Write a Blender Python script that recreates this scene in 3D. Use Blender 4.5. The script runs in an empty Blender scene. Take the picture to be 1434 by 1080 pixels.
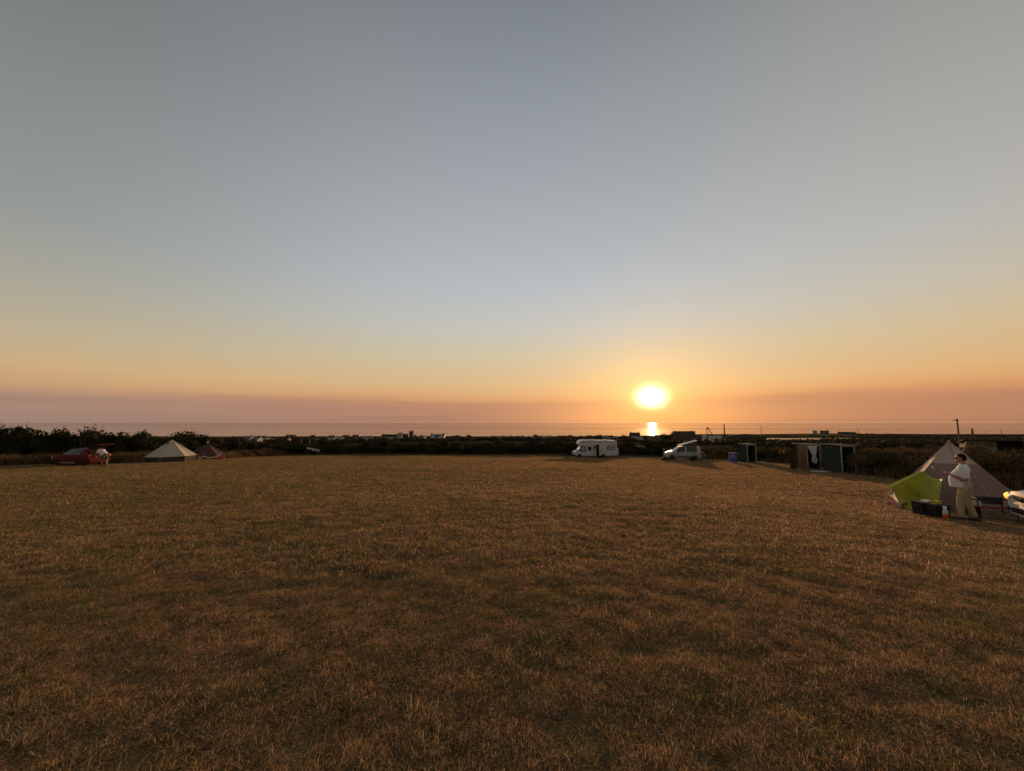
import bpy, bmesh, math, random
import numpy as np
from mathutils import Vector, Matrix
random.seed(7); RNG = np.random.default_rng(11)
R = math.radians
sc = bpy.context.scene
COL = sc.collection

# ------------------------------------------------------------------ camera
FPX, CX, CY, HORIZON = 530.0, 717.0, 540.0, 591.0          # photograph's pixels
EYE = 1.65
PITCH = math.atan((HORIZON - CY) / FPX)
cam_d = bpy.data.cameras.new('camera'); cam = bpy.data.objects.new('camera', cam_d); COL.objects.link(cam)
cam_d.sensor_fit = 'HORIZONTAL'; cam_d.sensor_width = 36; cam_d.lens = 36 * FPX / 1434
cam_d.clip_start = 0.05; cam_d.clip_end = 120000
cam.location = (0, 0, EYE); cam.rotation_euler = (math.pi / 2 + PITCH, 0, 0)
sc.camera = cam

def ray(px, py):
    a = (px - CX) / FPX; b = (CY - py) / FPX; c, s = math.cos(PITCH), math.sin(PITCH)
    return Vector((a, c - b * s, s + b * c))
def at(px, py, Y):
    d = ray(px, py); return Vector((0, 0, EYE)) + d * (Y / d.y)

SUN_DIR = ray(912, 556).normalized()
SUN_EL = math.asin(SUN_DIR.z); SUN_AZ = math.atan2(SUN_DIR.x, SUN_DIR.y)

# ------------------------------------------------------------------ node helpers
def lin(c):
    return tuple((v / 12.92 if v <= 0.04045 else ((v + 0.055) / 1.055) ** 2.4) for v in (x / 255 for x in c))
class NT:
    def __init__(s, tree): s.t = tree; s.n = tree.nodes; s.l = tree.links
    def node(s, typ, **kw):
        n = s.n.new(typ)
        for k, v in kw.items(): setattr(n, k, v)
        return n
    def put(s, sock, v):
        if isinstance(v, bpy.types.NodeSocket): s.l.new(v, sock)
        elif v is not None: sock.default_value = v
    def math(s, op, a, b=None, c=None, clamp=False):
        n = s.node('ShaderNodeMath', operation=op, use_clamp=clamp)
        s.put(n.inputs[0], a); s.put(n.inputs[1], b); s.put(n.inputs[2], c)
        return n.outputs[0]
    def vmath(s, op, a, b=None):
        n = s.node('ShaderNodeVectorMath', operation=op); s.put(n.inputs[0], a); s.put(n.inputs[1], b)
        return n.outputs['Value'] if op in ('DOT_PRODUCT', 'LENGTH') else n.outputs[0]
    def mix(s, f, a, b, blend='MIX'):
        n = s.node('ShaderNodeMix', data_type='RGBA', blend_type=blend, clamp_factor=True)
        s.put(n.inputs[0], f)
        for i, v in ((6, a), (7, b)): s.put(n.inputs[i], (v + (1,)) if isinstance(v, tuple) and len(v) == 3 else v)
        return n.outputs[2]
    def sstep(s, v, lo, hi):
        n = s.node('ShaderNodeMapRange', interpolation_type='SMOOTHSTEP'); s.put(n.inputs[0], v)
        n.inputs[1].default_value = lo; n.inputs[2].default_value = hi
        return n.outputs[0]
    def ramp(s, f, stops, interp='LINEAR'):
        n = s.node('ShaderNodeValToRGB'); cr = n.color_ramp; cr.interpolation = interp
        while len(cr.elements) < len(stops): cr.elements.new(0.5)
        for e, (p, c) in zip(cr.elements, stops): e.position = p; e.color = tuple(c) + (1,)
        s.put(n.inputs[0], f); return n.outputs[0]
    def noise(s, vec, scale, detail=4, rough=0.55):
        n = s.node('ShaderNodeTexNoise'); s.put(n.inputs['Vector'], vec)
        n.inputs['Scale'].default_value = scale; n.inputs['Detail'].default_value = detail; n.inputs['Roughness'].default_value = rough
        return n.outputs['Fac']
    def mapping(s, vec, scale):
        n = s.node('ShaderNodeMapping'); s.put(n.inputs[0], vec); n.inputs['Scale'].default_value = scale
        return n.outputs[0]

# ------------------------------------------------------------------ sky and sun
world = bpy.data.worlds.new('World'); sc.world = world; world.use_nodes = True
wt = NT(world.node_tree); wt.n.clear()
tc = wt.node('ShaderNodeTexCoord').outputs['Generated']
sep = wt.node('ShaderNodeSeparateXYZ'); wt.l.new(tc, sep.inputs[0])
elev0 = wt.math('MULTIPLY', wt.math('ARCSINE', sep.outputs[2]), 57.2958)
wob = wt.noise(wt.mapping(tc, (2.2, 2.2, 26)), 1.0, 3, 0.5)
low = wt.math('SUBTRACT', 1.0, wt.sstep(elev0, 3.0, 9.0))
elev = wt.math('ADD', elev0, wt.math('MULTIPLY', wt.math('MULTIPLY', wt.math('SUBTRACT', wob, 0.5), 1.6), low))
tt = wt.math('SQRT', wt.math('DIVIDE', wt.math('MAXIMUM', elev, 0.0), 62.0), clamp=True)
def stops(lst, k=1.0): return [(math.sqrt(e / 62.0), tuple(k * v for v in lin(c))) for e, c in lst]
sunside = wt.ramp(tt, stops([(0, (160, 119, 104)), (1.0, (170, 122, 103)), (2.3, (172, 122, 103)), (2.9, (186, 129, 102)), (3.5, (203, 147, 106)), (4.2, (210, 160, 113)), (5.5, (212, 173, 126)),
    (9.8, (203, 187, 155)), (14, (192, 190, 181)), (20, (180, 185, 189)), (30, (165, 170, 175)), (42, (144, 150, 155)), (51, (123, 129, 134)), (62, (106, 111, 116))]))
awayside = wt.ramp(tt, stops([(0, (152, 128, 116)), (1.2, (160, 131, 117)), (2.4, (164, 132, 116)), (3.0, (179, 142, 116)), (3.6, (196, 156, 116)), (5.5, (200, 167, 123)), (9, (182, 168, 141)), (14, (163, 159, 146)),
    (19, (147, 149, 144)), (30, (130, 133, 132)), (40, (114, 116, 115)), (62, (95, 98, 101))]))
hor = wt.node('ShaderNodeCombineXYZ'); wt.l.new(sep.outputs[0], hor.inputs[0]); wt.l.new(sep.outputs[1], hor.inputs[1])
hn = wt.vmath('NORMALIZE', hor.outputs[0])
caz = wt.vmath('DOT_PRODUCT', hn, (math.sin(SUN_AZ), math.cos(SUN_AZ), 0))
sky = wt.mix(wt.sstep(caz, 0.15, 1.0), awayside, sunside)
side = wt.vmath('DOT_PRODUCT', hn, (math.cos(SUN_AZ), -math.sin(SUN_AZ), 0))                 # warmer, less blue tint to the right of the sun
sky = wt.mix(wt.sstep(side, -.25, .75), sky, wt.mix(1.0, sky, (1.04, .93, .81), 'MULTIPLY'))
th = wt.math('MULTIPLY', wt.vmath('LENGTH', wt.vmath('MULTIPLY', wt.vmath('SUBTRACT', tc, tuple(SUN_DIR)), (1, 1, 1.3))), 57.2958)
cut = wt.math('ADD', wt.math('MULTIPLY', wt.sstep(elev, 0.7, 2.6), 0.86), 0.14)
def glow(colr, amp, sig, power, cutoff=True):
    f = wt.math('MULTIPLY', wt.math('EXPONENT', wt.math('MULTIPLY', wt.math('POWER', wt.math('DIVIDE', th, sig), power), -1.0)), amp)
    if cutoff: f = wt.math('MULTIPLY', f, cut)
    n = wt.node('ShaderNodeVectorMath', operation='SCALE'); n.inputs[0].default_value = colr; wt.put(n.inputs['Scale'], f)
    return n.outputs[0]
g = wt.vmath('ADD', glow((1, .90, .55), 2.3, 1.88, 2.8), glow((1, .55, .12), 0.50, 3.3, 1.3))
g = wt.vmath('ADD', g, glow((1, .36, .06), 0.17, 8.0, 1.2, False))
tot = wt.vmath('ADD', sky, g)
streak = wt.math('MULTIPLY', wt.sstep(wt.noise(wt.mapping(tc, (2.0, 2.0, 85)), 1.0, 3, .55), .48, .70), wt.math('SUBTRACT', 1.0, wt.sstep(elev, 2.2, 3.6)))
stn = wt.node('ShaderNodeVectorMath', operation='SCALE'); wt.l.new(tot, stn.inputs[0]); wt.put(stn.inputs['Scale'], wt.math('SUBTRACT', 1.0, wt.math('MULTIPLY', streak, .12))); tot = stn.outputs[0]
bg1 = wt.node('ShaderNodeBackground'); wt.l.new(tot, bg1.inputs[0]); bg1.inputs[1].default_value = 1.0
nis = wt.node('ShaderNodeTexSky', sky_type='NISHITA'); nis.sun_disc = False
nis.sun_elevation = SUN_EL; nis.sun_rotation = SUN_AZ; nis.dust_density = 1.0; nis.altitude = 60
bg2 = wt.node('ShaderNodeBackground'); wt.l.new(nis.outputs[0], bg2.inputs[0]); bg2.inputs[1].default_value = 0.012
addsh = wt.node('ShaderNodeAddShader'); wt.l.new(bg1.outputs[0], addsh.inputs[0]); wt.l.new(bg2.outputs[0], addsh.inputs[1])
wo = wt.node('ShaderNodeOutputWorld'); wt.l.new(addsh.outputs[0], wo.inputs[0])

sl = bpy.data.lights.new('sun', 'SUN'); so = bpy.data.objects.new('sun', sl); COL.objects.link(so)
sl.energy = 4.6; sl.angle = R(0.53); sl.color = (1.0, 0.55, 0.26)
so.rotation_euler = SUN_DIR.to_track_quat('Z', 'Y').to_euler(); so.location = SUN_DIR * 50

sc.view_settings.view_transform = 'Standard'; sc.view_settings.look = 'None'
sc.view_settings.exposure = 0.0; sc.view_settings.gamma = 1.0; sc.view_settings.use_curve_mapping = False
sc.cycles.use_denoising = True; sc.cycles.max_bounces = 6; sc.cycles.transparent_max_bounces = 12

# ------------------------------------------------------------------ terrain
PROF_Y = np.array([-60, -20, 0, 10, 30, 60, 128, 350, 800, 1500, 1600.])
PROF_D = np.array([-1.6, 0.5, 1.65, 2.27, 3.45, 5.2, 8.7, 18.4, 32.3, 47.5, 49.5])
def vnoise(x, y, seed=0):
    xi = np.floor(x).astype(np.int64); yi = np.floor(y).astype(np.int64); xf = x - xi; yf = y - yi
    def h(a, b):
        v = (a * 374761393 + b * 668265263 + seed * 982451653) & 0xffffffff
        v = ((v ^ (v >> 13)) * 1274126177) & 0xffffffff
        return ((v ^ (v >> 16)) & 0xffff) / 65535.0
    u = xf * xf * (3 - 2 * xf); w = yf * yf * (3 - 2 * yf)
    return (h(xi, yi) * (1 - u) + h(xi + 1, yi) * u) * (1 - w) + (h(xi, yi + 1) * (1 - u) + h(xi + 1, yi + 1) * u) * w
def fbm(x, y, o=4, seed=0):
    t = 0; a = 1; s = 0
    for i in range(o): t = t + a * vnoise(x * 2 ** i, y * 2 ** i, seed + i); s += a; a *= .5
    return t / s
SEA_Z = EYE - 64.0
def coast(x): return 1480 + 160 * (fbm(x / 420 + 7.3, x * 0 + 3.1, 4, 5) - .5)
def height(x, y):
    x = np.asarray(x, float); y = np.asarray(y, float)
    d = np.interp(y, PROF_Y, PROF_D)
    q = np.clip((x - 3) / 10, 0, 1); q = q * q * (3 - 2 * q)
    d = d + 0.32 * q * np.clip((90 - y) / 30, 0, 1) * np.clip((y + 6) / 8, 0, 1)
    z = EYE - d
    near = np.clip((75 - y) / 30, 0, 1)
    z = z + near * (0.014 * (fbm(x / .9, y / .9, 3, 1) - .5) + .030 * (vnoise(x / .27, y / .27, 8) - .5) + 0.22 * (fbm(x / 9, y / 9, 2, 2) - .5) * np.clip(np.hypot(x, y) / 12, 0, 1))
    far = np.clip((y - 80) / 200, 0, 1)
    z = z + far * 5.0 * (fbm(x / 260, y / 260, 4, 3) - .5)
    ax = x / np.maximum(y, 1); z = z + 4.5 * np.exp(-((ax - .85) / .22) ** 2) * np.exp(-((y - 1150) / 330) ** 2)
    lw = np.clip((.5 - ax) / .3, 0, 1); z = z - 9.0 * lw * lw * (3 - 2 * lw) * np.clip((y - 450) / 1050, 0, 1)
    c = coast(x)
    cl = np.clip((y - c) / 26, 0, 1)
    z = z * (1 - cl) + (SEA_Z - 6) * cl
    return z
def gh(x, y): return float(height(x, y))
def gp(px, py):
    d = ray(px, py); lo = None
    t = 0.5
    while t < 4000:
        p = Vector((0, 0, EYE)) + d * t
        if p.z < gh(p.x, p.y): break
        t *= 1.004
    return Vector((p.x, p.y, gh(p.x, p.y)))
def gx(px, Y):
    """ground point at forward distance Y in the direction of column px"""
    X = (px - CX) / FPX * Y
    for _ in range(4):
        z = gh(X, Y); dz = z - EYE
        depth = Y * math.cos(PITCH) + dz * math.sin(PITCH)
        X = (px - CX) / FPX * depth
    return Vector((X, Y, gh(X, Y)))

# ------------------------------------------------------------------ object helpers
def tag(o, label=None, cat=None, group=None, kind=None):
    if label: o['label'] = label
    if cat: o['category'] = cat
    if group: o['group'] = group
    if kind: o['kind'] = kind
    return o
def link(o, parent=None):
    COL.objects.link(o)
    if parent is not None: o.parent = parent
    return o
def empty(name, loc=(0, 0, 0), rz=0.0, label=None, cat=None, group=None):
    o = bpy.data.objects.new(name, None); o.location = loc; o.rotation_euler = (0, 0, rz); o.empty_display_size = .2
    link(o); return tag(o, label, cat, group)
class MB:
    def __init__(s): s.v = []; s.f = []
    def add(s, vs, fs):
        k = len(s.v); s.v += [tuple(v) for v in vs]; s.f += [tuple(i + k for i in f) for f in fs]; return s
    def box(s, c, d, m=None):
        x, y, z = (v / 2 for v in d)
        vs = [Vector((sx * x, sy * y, sz * z)) for sz in (-1, 1) for sy in (-1, 1) for sx in (-1, 1)]
        if m is not None: vs = [m @ v for v in vs]
        c = Vector(c); vs = [v + c for v in vs]
        return s.add(vs, [(0, 2, 3, 1), (4, 5, 7, 6), (0, 1, 5, 4), (2, 6, 7, 3), (0, 4, 6, 2), (1, 3, 7, 5)])
    def tube(s, pts, rads, n=8, cap=True):
        pts = [Vector(p) for p in pts]
        if not isinstance(rads, (list, tuple)): rads = [rads] * len(pts)
        vs = []; prev = None
        for i, p in enumerate(pts):
            t = (pts[min(i + 1, len(pts) - 1)] - pts[max(i - 1, 0)]).normalized()
            a = (prev - t * prev.dot(t)) if prev is not None else (Vector((0, 0, 1)) if abs(t.z) < .9 else Vector((1, 0, 0)))
            a = (a - t * a.dot(t)).normalized(); b = t.cross(a); prev = a
            r = rads[i]; ra, rb = r if isinstance(r, tuple) else (r, r)
            vs += [p + a * math.cos(2 * math.pi * k / n) * ra + b * math.sin(2 * math.pi * k / n) * rb for k in range(n)]
        fs = [(i * n + k, i * n + (k + 1) % n, (i + 1) * n + (k + 1) % n, (i + 1) * n + k) for i in range(len(pts) - 1) for k in range(n)]
        if cap: fs += [tuple(range(n - 1, -1, -1)), tuple((len(pts) - 1) * n + k for k in range(n))]
        return s.add(vs, fs)
    def rings(s, secs, n=20):
        """z-stacked ellipses: (cx, cy, z, rx, ry)"""
        vs = [(cx + rx * math.cos(2 * math.pi * k / n), cy + ry * math.sin(2 * math.pi * k / n), z) for cx, cy, z, rx, ry in secs for k in range(n)]
        m = len(secs)
        fs = [(i * n + k, i * n + (k + 1) % n, (i + 1) * n + (k + 1) % n, (i + 1) * n + k) for i in range(m - 1) for k in range(n)]
        fs += [tuple(range(n - 1, -1, -1)), tuple((m - 1) * n + k for k in range(n))]
        return s.add(vs, fs)
    def ball(s, c, r, n=12, m=8):
        r = r if isinstance(r, tuple) else (r, r, r)
        secs = []
        for i in range(m + 1):
            a = -math.pi / 2 + math.pi * i / m; q = max(math.cos(a), .02)
            secs.append((c[0], c[1], c[2] + r[2] * math.sin(a), r[0] * q, r[1] * q))
        return s.rings(secs, n)
    def prism(s, prof, y0, y1):
        """profile in xz extruded along y"""
        n = len(prof)
        vs = [(x, y0, z) for x, z in prof] + [(x, y1, z) for x, z in prof]
        return s.add(vs, [tuple(range(n)), tuple(range(2 * n - 1, n - 1, -1))] + [(i, i + n, (i + 1) % n + n, (i + 1) % n) for i in range(n)])
    def mesh(s, name, mat, smooth=None):
        me = bpy.data.meshes.new(name); me.from_pydata(s.v, [], s.f); me.update()
        bm = bmesh.new(); bm.from_mesh(me); bmesh.ops.recalc_face_normals(bm, faces=bm.faces); bm.to_mesh(me); bm.free()
        if mat: me.materials.append(mat)
        if smooth:
            me.shade_smooth(); me.set_sharp_from_angle(angle=R(smooth))
        return me
    def build(s, name, mat, parent=None, smooth=None, bevel=0.0, loc=None, rot=None):
        o = bpy.data.objects.new(name, s.mesh(name, mat, smooth)); link(o, parent)
        if loc is not None: o.location = loc
        if rot is not None: o.rotation_euler = rot
        if bevel:
            b = o.modifiers.new('bevel', 'BEVEL'); b.width = bevel; b.segments = 2; b.limit_method = 'ANGLE'; b.angle_limit = R(40)
        return o
def raw(name, v, f, mat, parent=None, smooth=False):
    me = bpy.data.meshes.new(name); me.from_pydata(v, [], f); me.update()
    me.materials.append(mat)
    if smooth: me.shade_smooth()
    return link(bpy.data.objects.new(name, me), parent)
def copy_tree(o, parent=None):
    c = o.copy(); COL.objects.link(c)
    if parent is not None: c.parent = parent
    for ch in o.children: copy_tree(ch, c)
    return c
def remesh(mb, name, mat, voxel, parent=None, smooth_it=3):
    o = mb.build(name + '_src', None)
    m = o.modifiers.new('r', 'REMESH'); m.mode = 'VOXEL'; m.voxel_size = voxel; m.use_smooth_shade = True
    s = o.modifiers.new('s', 'SMOOTH'); s.iterations = smooth_it; s.factor = .5
    bpy.context.view_layer.update()
    dg = bpy.context.evaluated_depsgraph_get()
    me = bpy.data.meshes.new_from_object(o.evaluated_get(dg))
    bpy.data.objects.remove(o)
    me.name = name; me.materials.clear(); me.materials.append(mat); me.shade_smooth()
    return link(bpy.data.objects.new(name, me), parent)

# ------------------------------------------------------------------ materials
def mat(name, col, rough=.7, var=.15, scale=6, metal=0, spec=.5, bump=0, bscale=40, trans=0, emit=None, coat=0, dirt=None):
    if rough >= .85: spec = min(spec, .05)
    m = bpy.data.materials.new(name); m.use_nodes = True; t = NT(m.node_tree); t.n.clear()
    p = t.node('ShaderNodeBsdfPrincipled'); o = t.node('ShaderNodeOutputMaterial')
    co = t.node('ShaderNodeTexCoord').outputs['Object']
    n = t.noise(co, scale, 5)
    dark = tuple(c * (1 - var) for c in col); lite = tuple(min(1, c * (1 + var)) for c in col)
    c = t.mix(t.sstep(n, .3, .7), dark, lite)
    if dirt: c = t.mix(t.sstep(t.noise(co, scale * .4, 6, .65), .52, .72), c, dirt)
    t.put(p.inputs['Base Color'], c)
    t.put(p.inputs['Roughness'], t.math('ADD', rough - .06, t.math('MULTIPLY', n, .12)))
    p.inputs['Metallic'].default_value = metal; p.inputs['Specular IOR Level'].default_value = spec
    p.inputs['Coat Weight'].default_value = coat; p.inputs['Coat Roughness'].default_value = .08
    if emit: p.inputs['Emission Color'].default_value = emit[0] + (1,); p.inputs['Emission Strength'].default_value = emit[1]
    if bump:
        b = t.node('ShaderNodeBump'); b.inputs['Strength'].default_value = bump; b.inputs['Distance'].default_value = .02
        t.l.new(t.noise(co, bscale, 4), b.inputs['Height']); t.l.new(b.outputs[0], p.inputs['Normal'])
    out = p.outputs[0]
    if trans:
        tr = t.node('ShaderNodeBsdfTranslucent'); t.put(tr.inputs[0], c)
        mx = t.node('ShaderNodeMixShader'); mx.inputs[0].default_value = trans
        t.l.new(out, mx.inputs[1]); t.l.new(tr.outputs[0], mx.inputs[2]); out = mx.outputs[0]
    t.l.new(out, o.inputs[0])
    return m
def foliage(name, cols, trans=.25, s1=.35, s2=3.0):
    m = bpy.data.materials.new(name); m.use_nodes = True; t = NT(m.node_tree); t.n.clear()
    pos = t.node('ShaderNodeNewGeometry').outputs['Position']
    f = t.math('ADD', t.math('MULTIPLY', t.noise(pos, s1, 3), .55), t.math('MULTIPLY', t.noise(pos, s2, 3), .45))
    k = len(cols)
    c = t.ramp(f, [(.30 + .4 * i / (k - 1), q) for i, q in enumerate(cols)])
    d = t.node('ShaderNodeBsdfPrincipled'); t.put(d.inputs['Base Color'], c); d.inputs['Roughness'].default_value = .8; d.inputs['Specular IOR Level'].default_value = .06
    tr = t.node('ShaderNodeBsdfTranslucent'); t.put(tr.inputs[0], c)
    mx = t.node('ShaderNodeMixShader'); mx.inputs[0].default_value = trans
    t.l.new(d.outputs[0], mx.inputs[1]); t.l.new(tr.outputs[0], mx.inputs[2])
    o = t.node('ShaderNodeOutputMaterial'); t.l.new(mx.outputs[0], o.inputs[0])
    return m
M = {}
M['white_paint'] = mat('white_paint', (.60, .58, .55), .6, .06, 2, coat=0, spec=.25, dirt=(.48, .45, .41))
M['coach_white'] = mat('coach_white', (.48, .49, .56), .4, .05, 1.5, coat=.1, dirt=(.40, .40, .45))
M['silver'] = mat('silver', (.36, .36, .38), .38, .06, 3, metal=.3, coat=.2)
M['red_paint'] = mat('red_paint', (.10, .006, .010), .5, .12, 3, coat=0, spec=.12)
M['black_plastic'] = mat('black_plastic', (.014, .014, .015), .8, .2, 5, spec=.2)
M['dark_grey'] = mat('dark_grey', (.04, .04, .043), .75, .2, 5, spec=.25)
M['tyre'] = mat('tyre', (.02, .02, .02), .85, .2, 12, bump=.2)
M['alloy'] = mat('alloy', (.45, .45, .47), .35, .1, 6, metal=.8)
M['glass'] = mat('glass', (.02, .022, .025), .12, .1, 3, spec=.4)
M['sky_glass'] = mat('sky_glass', (.34, .28, .29), .08, .1, 3, spec=1.0, coat=1.0)  # sky reflection painted into the pale base colour
M['chrome'] = mat('chrome', (.7, .7, .72), .15, .05, 4, metal=1)
M['lamp_lens'] = mat('lamp_lens', (.5, .5, .5), .12, .1, 8, spec=.8, coat=1)
M['amber'] = mat('amber', (.9, .32, .02), .2, .1, 8, emit=((1.0, .36, .03), 2.2))
M['tail_red'] = mat('tail_red', (.45, .02, .02), .25, .1, 8, coat=.5)
M['plate'] = mat('plate', (.62, .60, .55), .5, .06, 8)
M['canvas_cream'] = mat('canvas_cream', (.60, .54, .45), .9, .08, 2.5, trans=.30, bump=.1, bscale=18, dirt=(.50, .44, .36))
M['canvas_dark'] = mat('canvas_dark', (.065, .055, .045), .9, .2, 3, bump=.1)
M['canvas_brown'] = mat('canvas_brown', (.115, .068, .058), .9, .12, 3, trans=.2, bump=.1, bscale=18)
M['nylon_mauve'] = mat('nylon_mauve', (.27, .185, .175), .75, .08, 2.5, trans=.24, bump=.5, bscale=4)
M['nylon_cream'] = mat('nylon_cream', (.52, .45, .38), .75, .06, 2.5, trans=.30, bump=.5, bscale=4)
M['nylon_green'] = mat('nylon_green', (.37, .36, .012), .6, .15, 3, trans=.26, bump=.25, bscale=7)
M['cord'] = mat('cord', (.5, .48, .42), .8)
M['pole_metal'] = mat('pole_metal', (.3, .3, .3), .4, metal=.8)
M['skin'] = mat('skin', (.30, .13, .09), .55, .12, 9)
M['hair'] = mat('hair', (.016, .010, .008), .9, .3, 30, spec=.1, bump=.4, bscale=90)
M['shirt'] = mat('shirt', (.74, .73, .74), .9, .05, 5, trans=.12, bump=.35, bscale=11)
M['khaki'] = mat('khaki', (.36, .28, .19), .9, .1, 6, bump=.35, bscale=12)
M['olive_cloth'] = mat('olive_cloth', (.09, .10, .06), .9, .12, 6, bump=.2)
M['shoe'] = mat('shoe', (.015, .013, .014), .7, .2, 10)
M['white_small'] = mat('white_small', (.8, .8, .8), .5, .05)
M['orange_juice'] = mat('orange_juice', (.85, .17, .02), .3, .1, 10, trans=.4)
M['bottle_white'] = mat('bottle_white', (.66, .58, .50), .4, .08, 10, trans=.3)
M['red_fabric'] = mat('red_fabric', (.30, .05, .04), .85, .12, 8)
M['blue_plastic'] = mat('blue_plastic', (.07, .068, .25), .6, .12, 5)
M['cabin_green'] = mat('cabin_green', (.022, .034, .026), .8, .25, 4, spec=.2, dirt=(.035, .034, .028))
M['cabin_brown'] = mat('cabin_brown', (.05, .034, .025), .85, .25, 4, spec=.2)
M['door_brown'] = mat('door_brown', (.24, .125, .07), .7, .18, 3, bump=.2)
M['frame_white'] = mat('frame_white', (.30, .29, .27), .7, .2, 5, dirt=(.18, .16, .14))
M['lilac'] = mat('lilac', (.72, .64, .78), .95, .1, 6, trans=.15, bump=.4, bscale=14)
M['black_cloth'] = mat('black_cloth', (.012, .011, .011), .95, .3, 6, bump=.2)
M['timber'] = mat('timber', (.16, .11, .075), .85, .25, 3, bump=.3)
M['pale_board'] = mat('pale_board', (.46, .42, .36), .8, .15, 4)
M['stone'] = mat('stone', (.16, .13, .095), .95, .35, 2.2, bump=.8, bscale=5, dirt=(.13, .13, .07))
M['far_stone'] = mat('far_stone', (.085, .07, .062), .95, .25, .3)
M['far_render'] = mat('far_render', (.36, .34, .32), .9, .12, .3)
M['far_white'] = mat('far_white', (.52, .51, .50), .9, .08, .3)
M['slate'] = mat('slate', (.085, .08, .09), .7, .2, .5)
M['roof_pale'] = mat('roof_pale', (.22, .21, .22), .9, .15, .5)
M['roof_brown'] = mat('roof_brown', (.05, .034, .026), .9, .2, .5, spec=.1)
M['far_window'] = mat('far_window', (.04, .04, .05), .2, .1, 1)
M['cardboard'] = mat('cardboard', (.55, .32, .22), .9, .12, 8)
M['pink_cloth'] = mat('pink_cloth', (.40, .14, .16), .9, .12, 8)
M['yellow_green'] = mat('yellow_green', (.42, .40, .03), .7, .12, 8)
M['bulb'] = mat('bulb', (.75, .70, .62), .5, .05)
M['lime_trunk'] = mat('bark', (.07, .05, .035), .95, .3, 6, bump=.6)
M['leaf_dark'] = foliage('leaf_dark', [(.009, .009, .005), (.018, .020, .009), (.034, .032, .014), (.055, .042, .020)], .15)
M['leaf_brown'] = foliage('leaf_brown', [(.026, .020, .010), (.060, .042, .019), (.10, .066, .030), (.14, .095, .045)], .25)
M['leaf_far'] = foliage('leaf_far', [(.026, .021, .011), (.050, .040, .020), (.085, .062, .032)], .1, .02, .2)
M['bracken'] = foliage('bracken', [(.045, .028, .012), (.10, .06, .028), (.17, .11, .055), (.22, .16, .09)], .3, .5, 4)

# ------------------------------------------------------------------ ground, sea
def ground_material():
    m = bpy.data.materials.new('dry_grassland'); m.use_nodes = True; t = NT(m.node_tree); t.n.clear()
    pos = t.node('ShaderNodeNewGeometry').outputs['Position']
    big = t.noise(pos, .16, 4, .6); mid = t.noise(pos, 1.1, 5, .6); fine = t.noise(pos, 9, 6, .7); tiny = t.noise(pos, 60, 4, .7)
    f = t.math('ADD', t.math('ADD', t.math('MULTIPLY', big, .30), t.math('MULTIPLY', mid, .32)), t.math('ADD', t.math('MULTIPLY', fine, .24), t.math('MULTIPLY', tiny, .14)))
    dry = t.ramp(f, [(.33, (.030, .024, .012)), (.44, (.085, .060, .031)), (.52, (.17, .112, .061)), (.60, (.26, .172, .098)), (.70, (.34, .24, .148))])
    green = t.mix(t.sstep(t.noise(pos, .45, 4, .6), .56, .70), dry, t.ramp(fine, [(.3, (.05, .052, .016)), (.7, (.14, .12, .045))]))
    # farmland beyond the field
    vor = t.node('ShaderNodeTexVoronoi'); t.put(vor.inputs['Vector'], t.mapping(pos, (.0075, .0052, 0))); vor.inputs['Scale'].default_value = 1
    sepc = t.node('ShaderNodeSeparateColor'); t.l.new(vor.outputs['Color'], sepc.inputs[0])
    farm = t.ramp(sepc.outputs[0], [(0, (.034, .029, .016)), (.38, (.046, .038, .020)), (.5, (.072, .054, .030)), (.72, (.13, .090, .055)), (.84, (.056, .043, .024)), (1, (.090, .064, .038))], 'CONSTANT')
    farm = t.mix(t.sstep(t.noise(pos, .03, 5, .65), .45, .65), farm, (.042, .034, .018))
    sp = t.node('ShaderNodeSeparateXYZ'); t.l.new(pos, sp.inputs[0])
    far = t.sstep(sp.outputs[1], 64, 72)
    c = t.mix(far, green, farm)
    p = t.node('ShaderNodeBsdfPrincipled'); t.put(p.inputs['Base Color'], c); p.inputs['Roughness'].default_value = 1.0; p.inputs['Specular IOR Level'].default_value = 0.0
    b = t.node('ShaderNodeBump'); b.inputs['Strength'].default_value = .4; b.inputs['Distance'].default_value = .02
    t.l.new(t.math('ADD', fine, t.math('MULTIPLY', mid, 1.5)), b.inputs['Height']); t.l.new(b.outputs[0], p.inputs['Normal'])
    o = t.node('ShaderNodeOutputMaterial'); t.l.new(p.outputs[0], o.inputs[0])
    return m
ys = np.concatenate([np.linspace(-14, 0.6, 14), 0.8 * (1620 / 0.8) ** np.linspace(0, 1, 430)[0:]])
us = np.linspace(-1, 1, 420)
YY, UU = np.meshgrid(ys, us, indexing='ij')
XX = UU * (14 + 1.75 * np.maximum(YY, 0))
ZZ = height(XX, YY)
nr, nc = XX.shape
gv = np.stack([XX, YY, ZZ], -1).reshape(-1, 3)
idx = np.arange(nr * nc).reshape(nr, nc)
gf = np.stack([idx[:-1, :-1], idx[:-1, 1:], idx[1:, 1:], idx[1:, :-1]], -1).reshape(-1, 4)
ground = raw('ground', gv.tolist(), gf.tolist(), ground_material(), smooth=True)
tag(ground, 'parched brown grass field sloping down to farmland and the coast', 'field', kind='structure')

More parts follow.
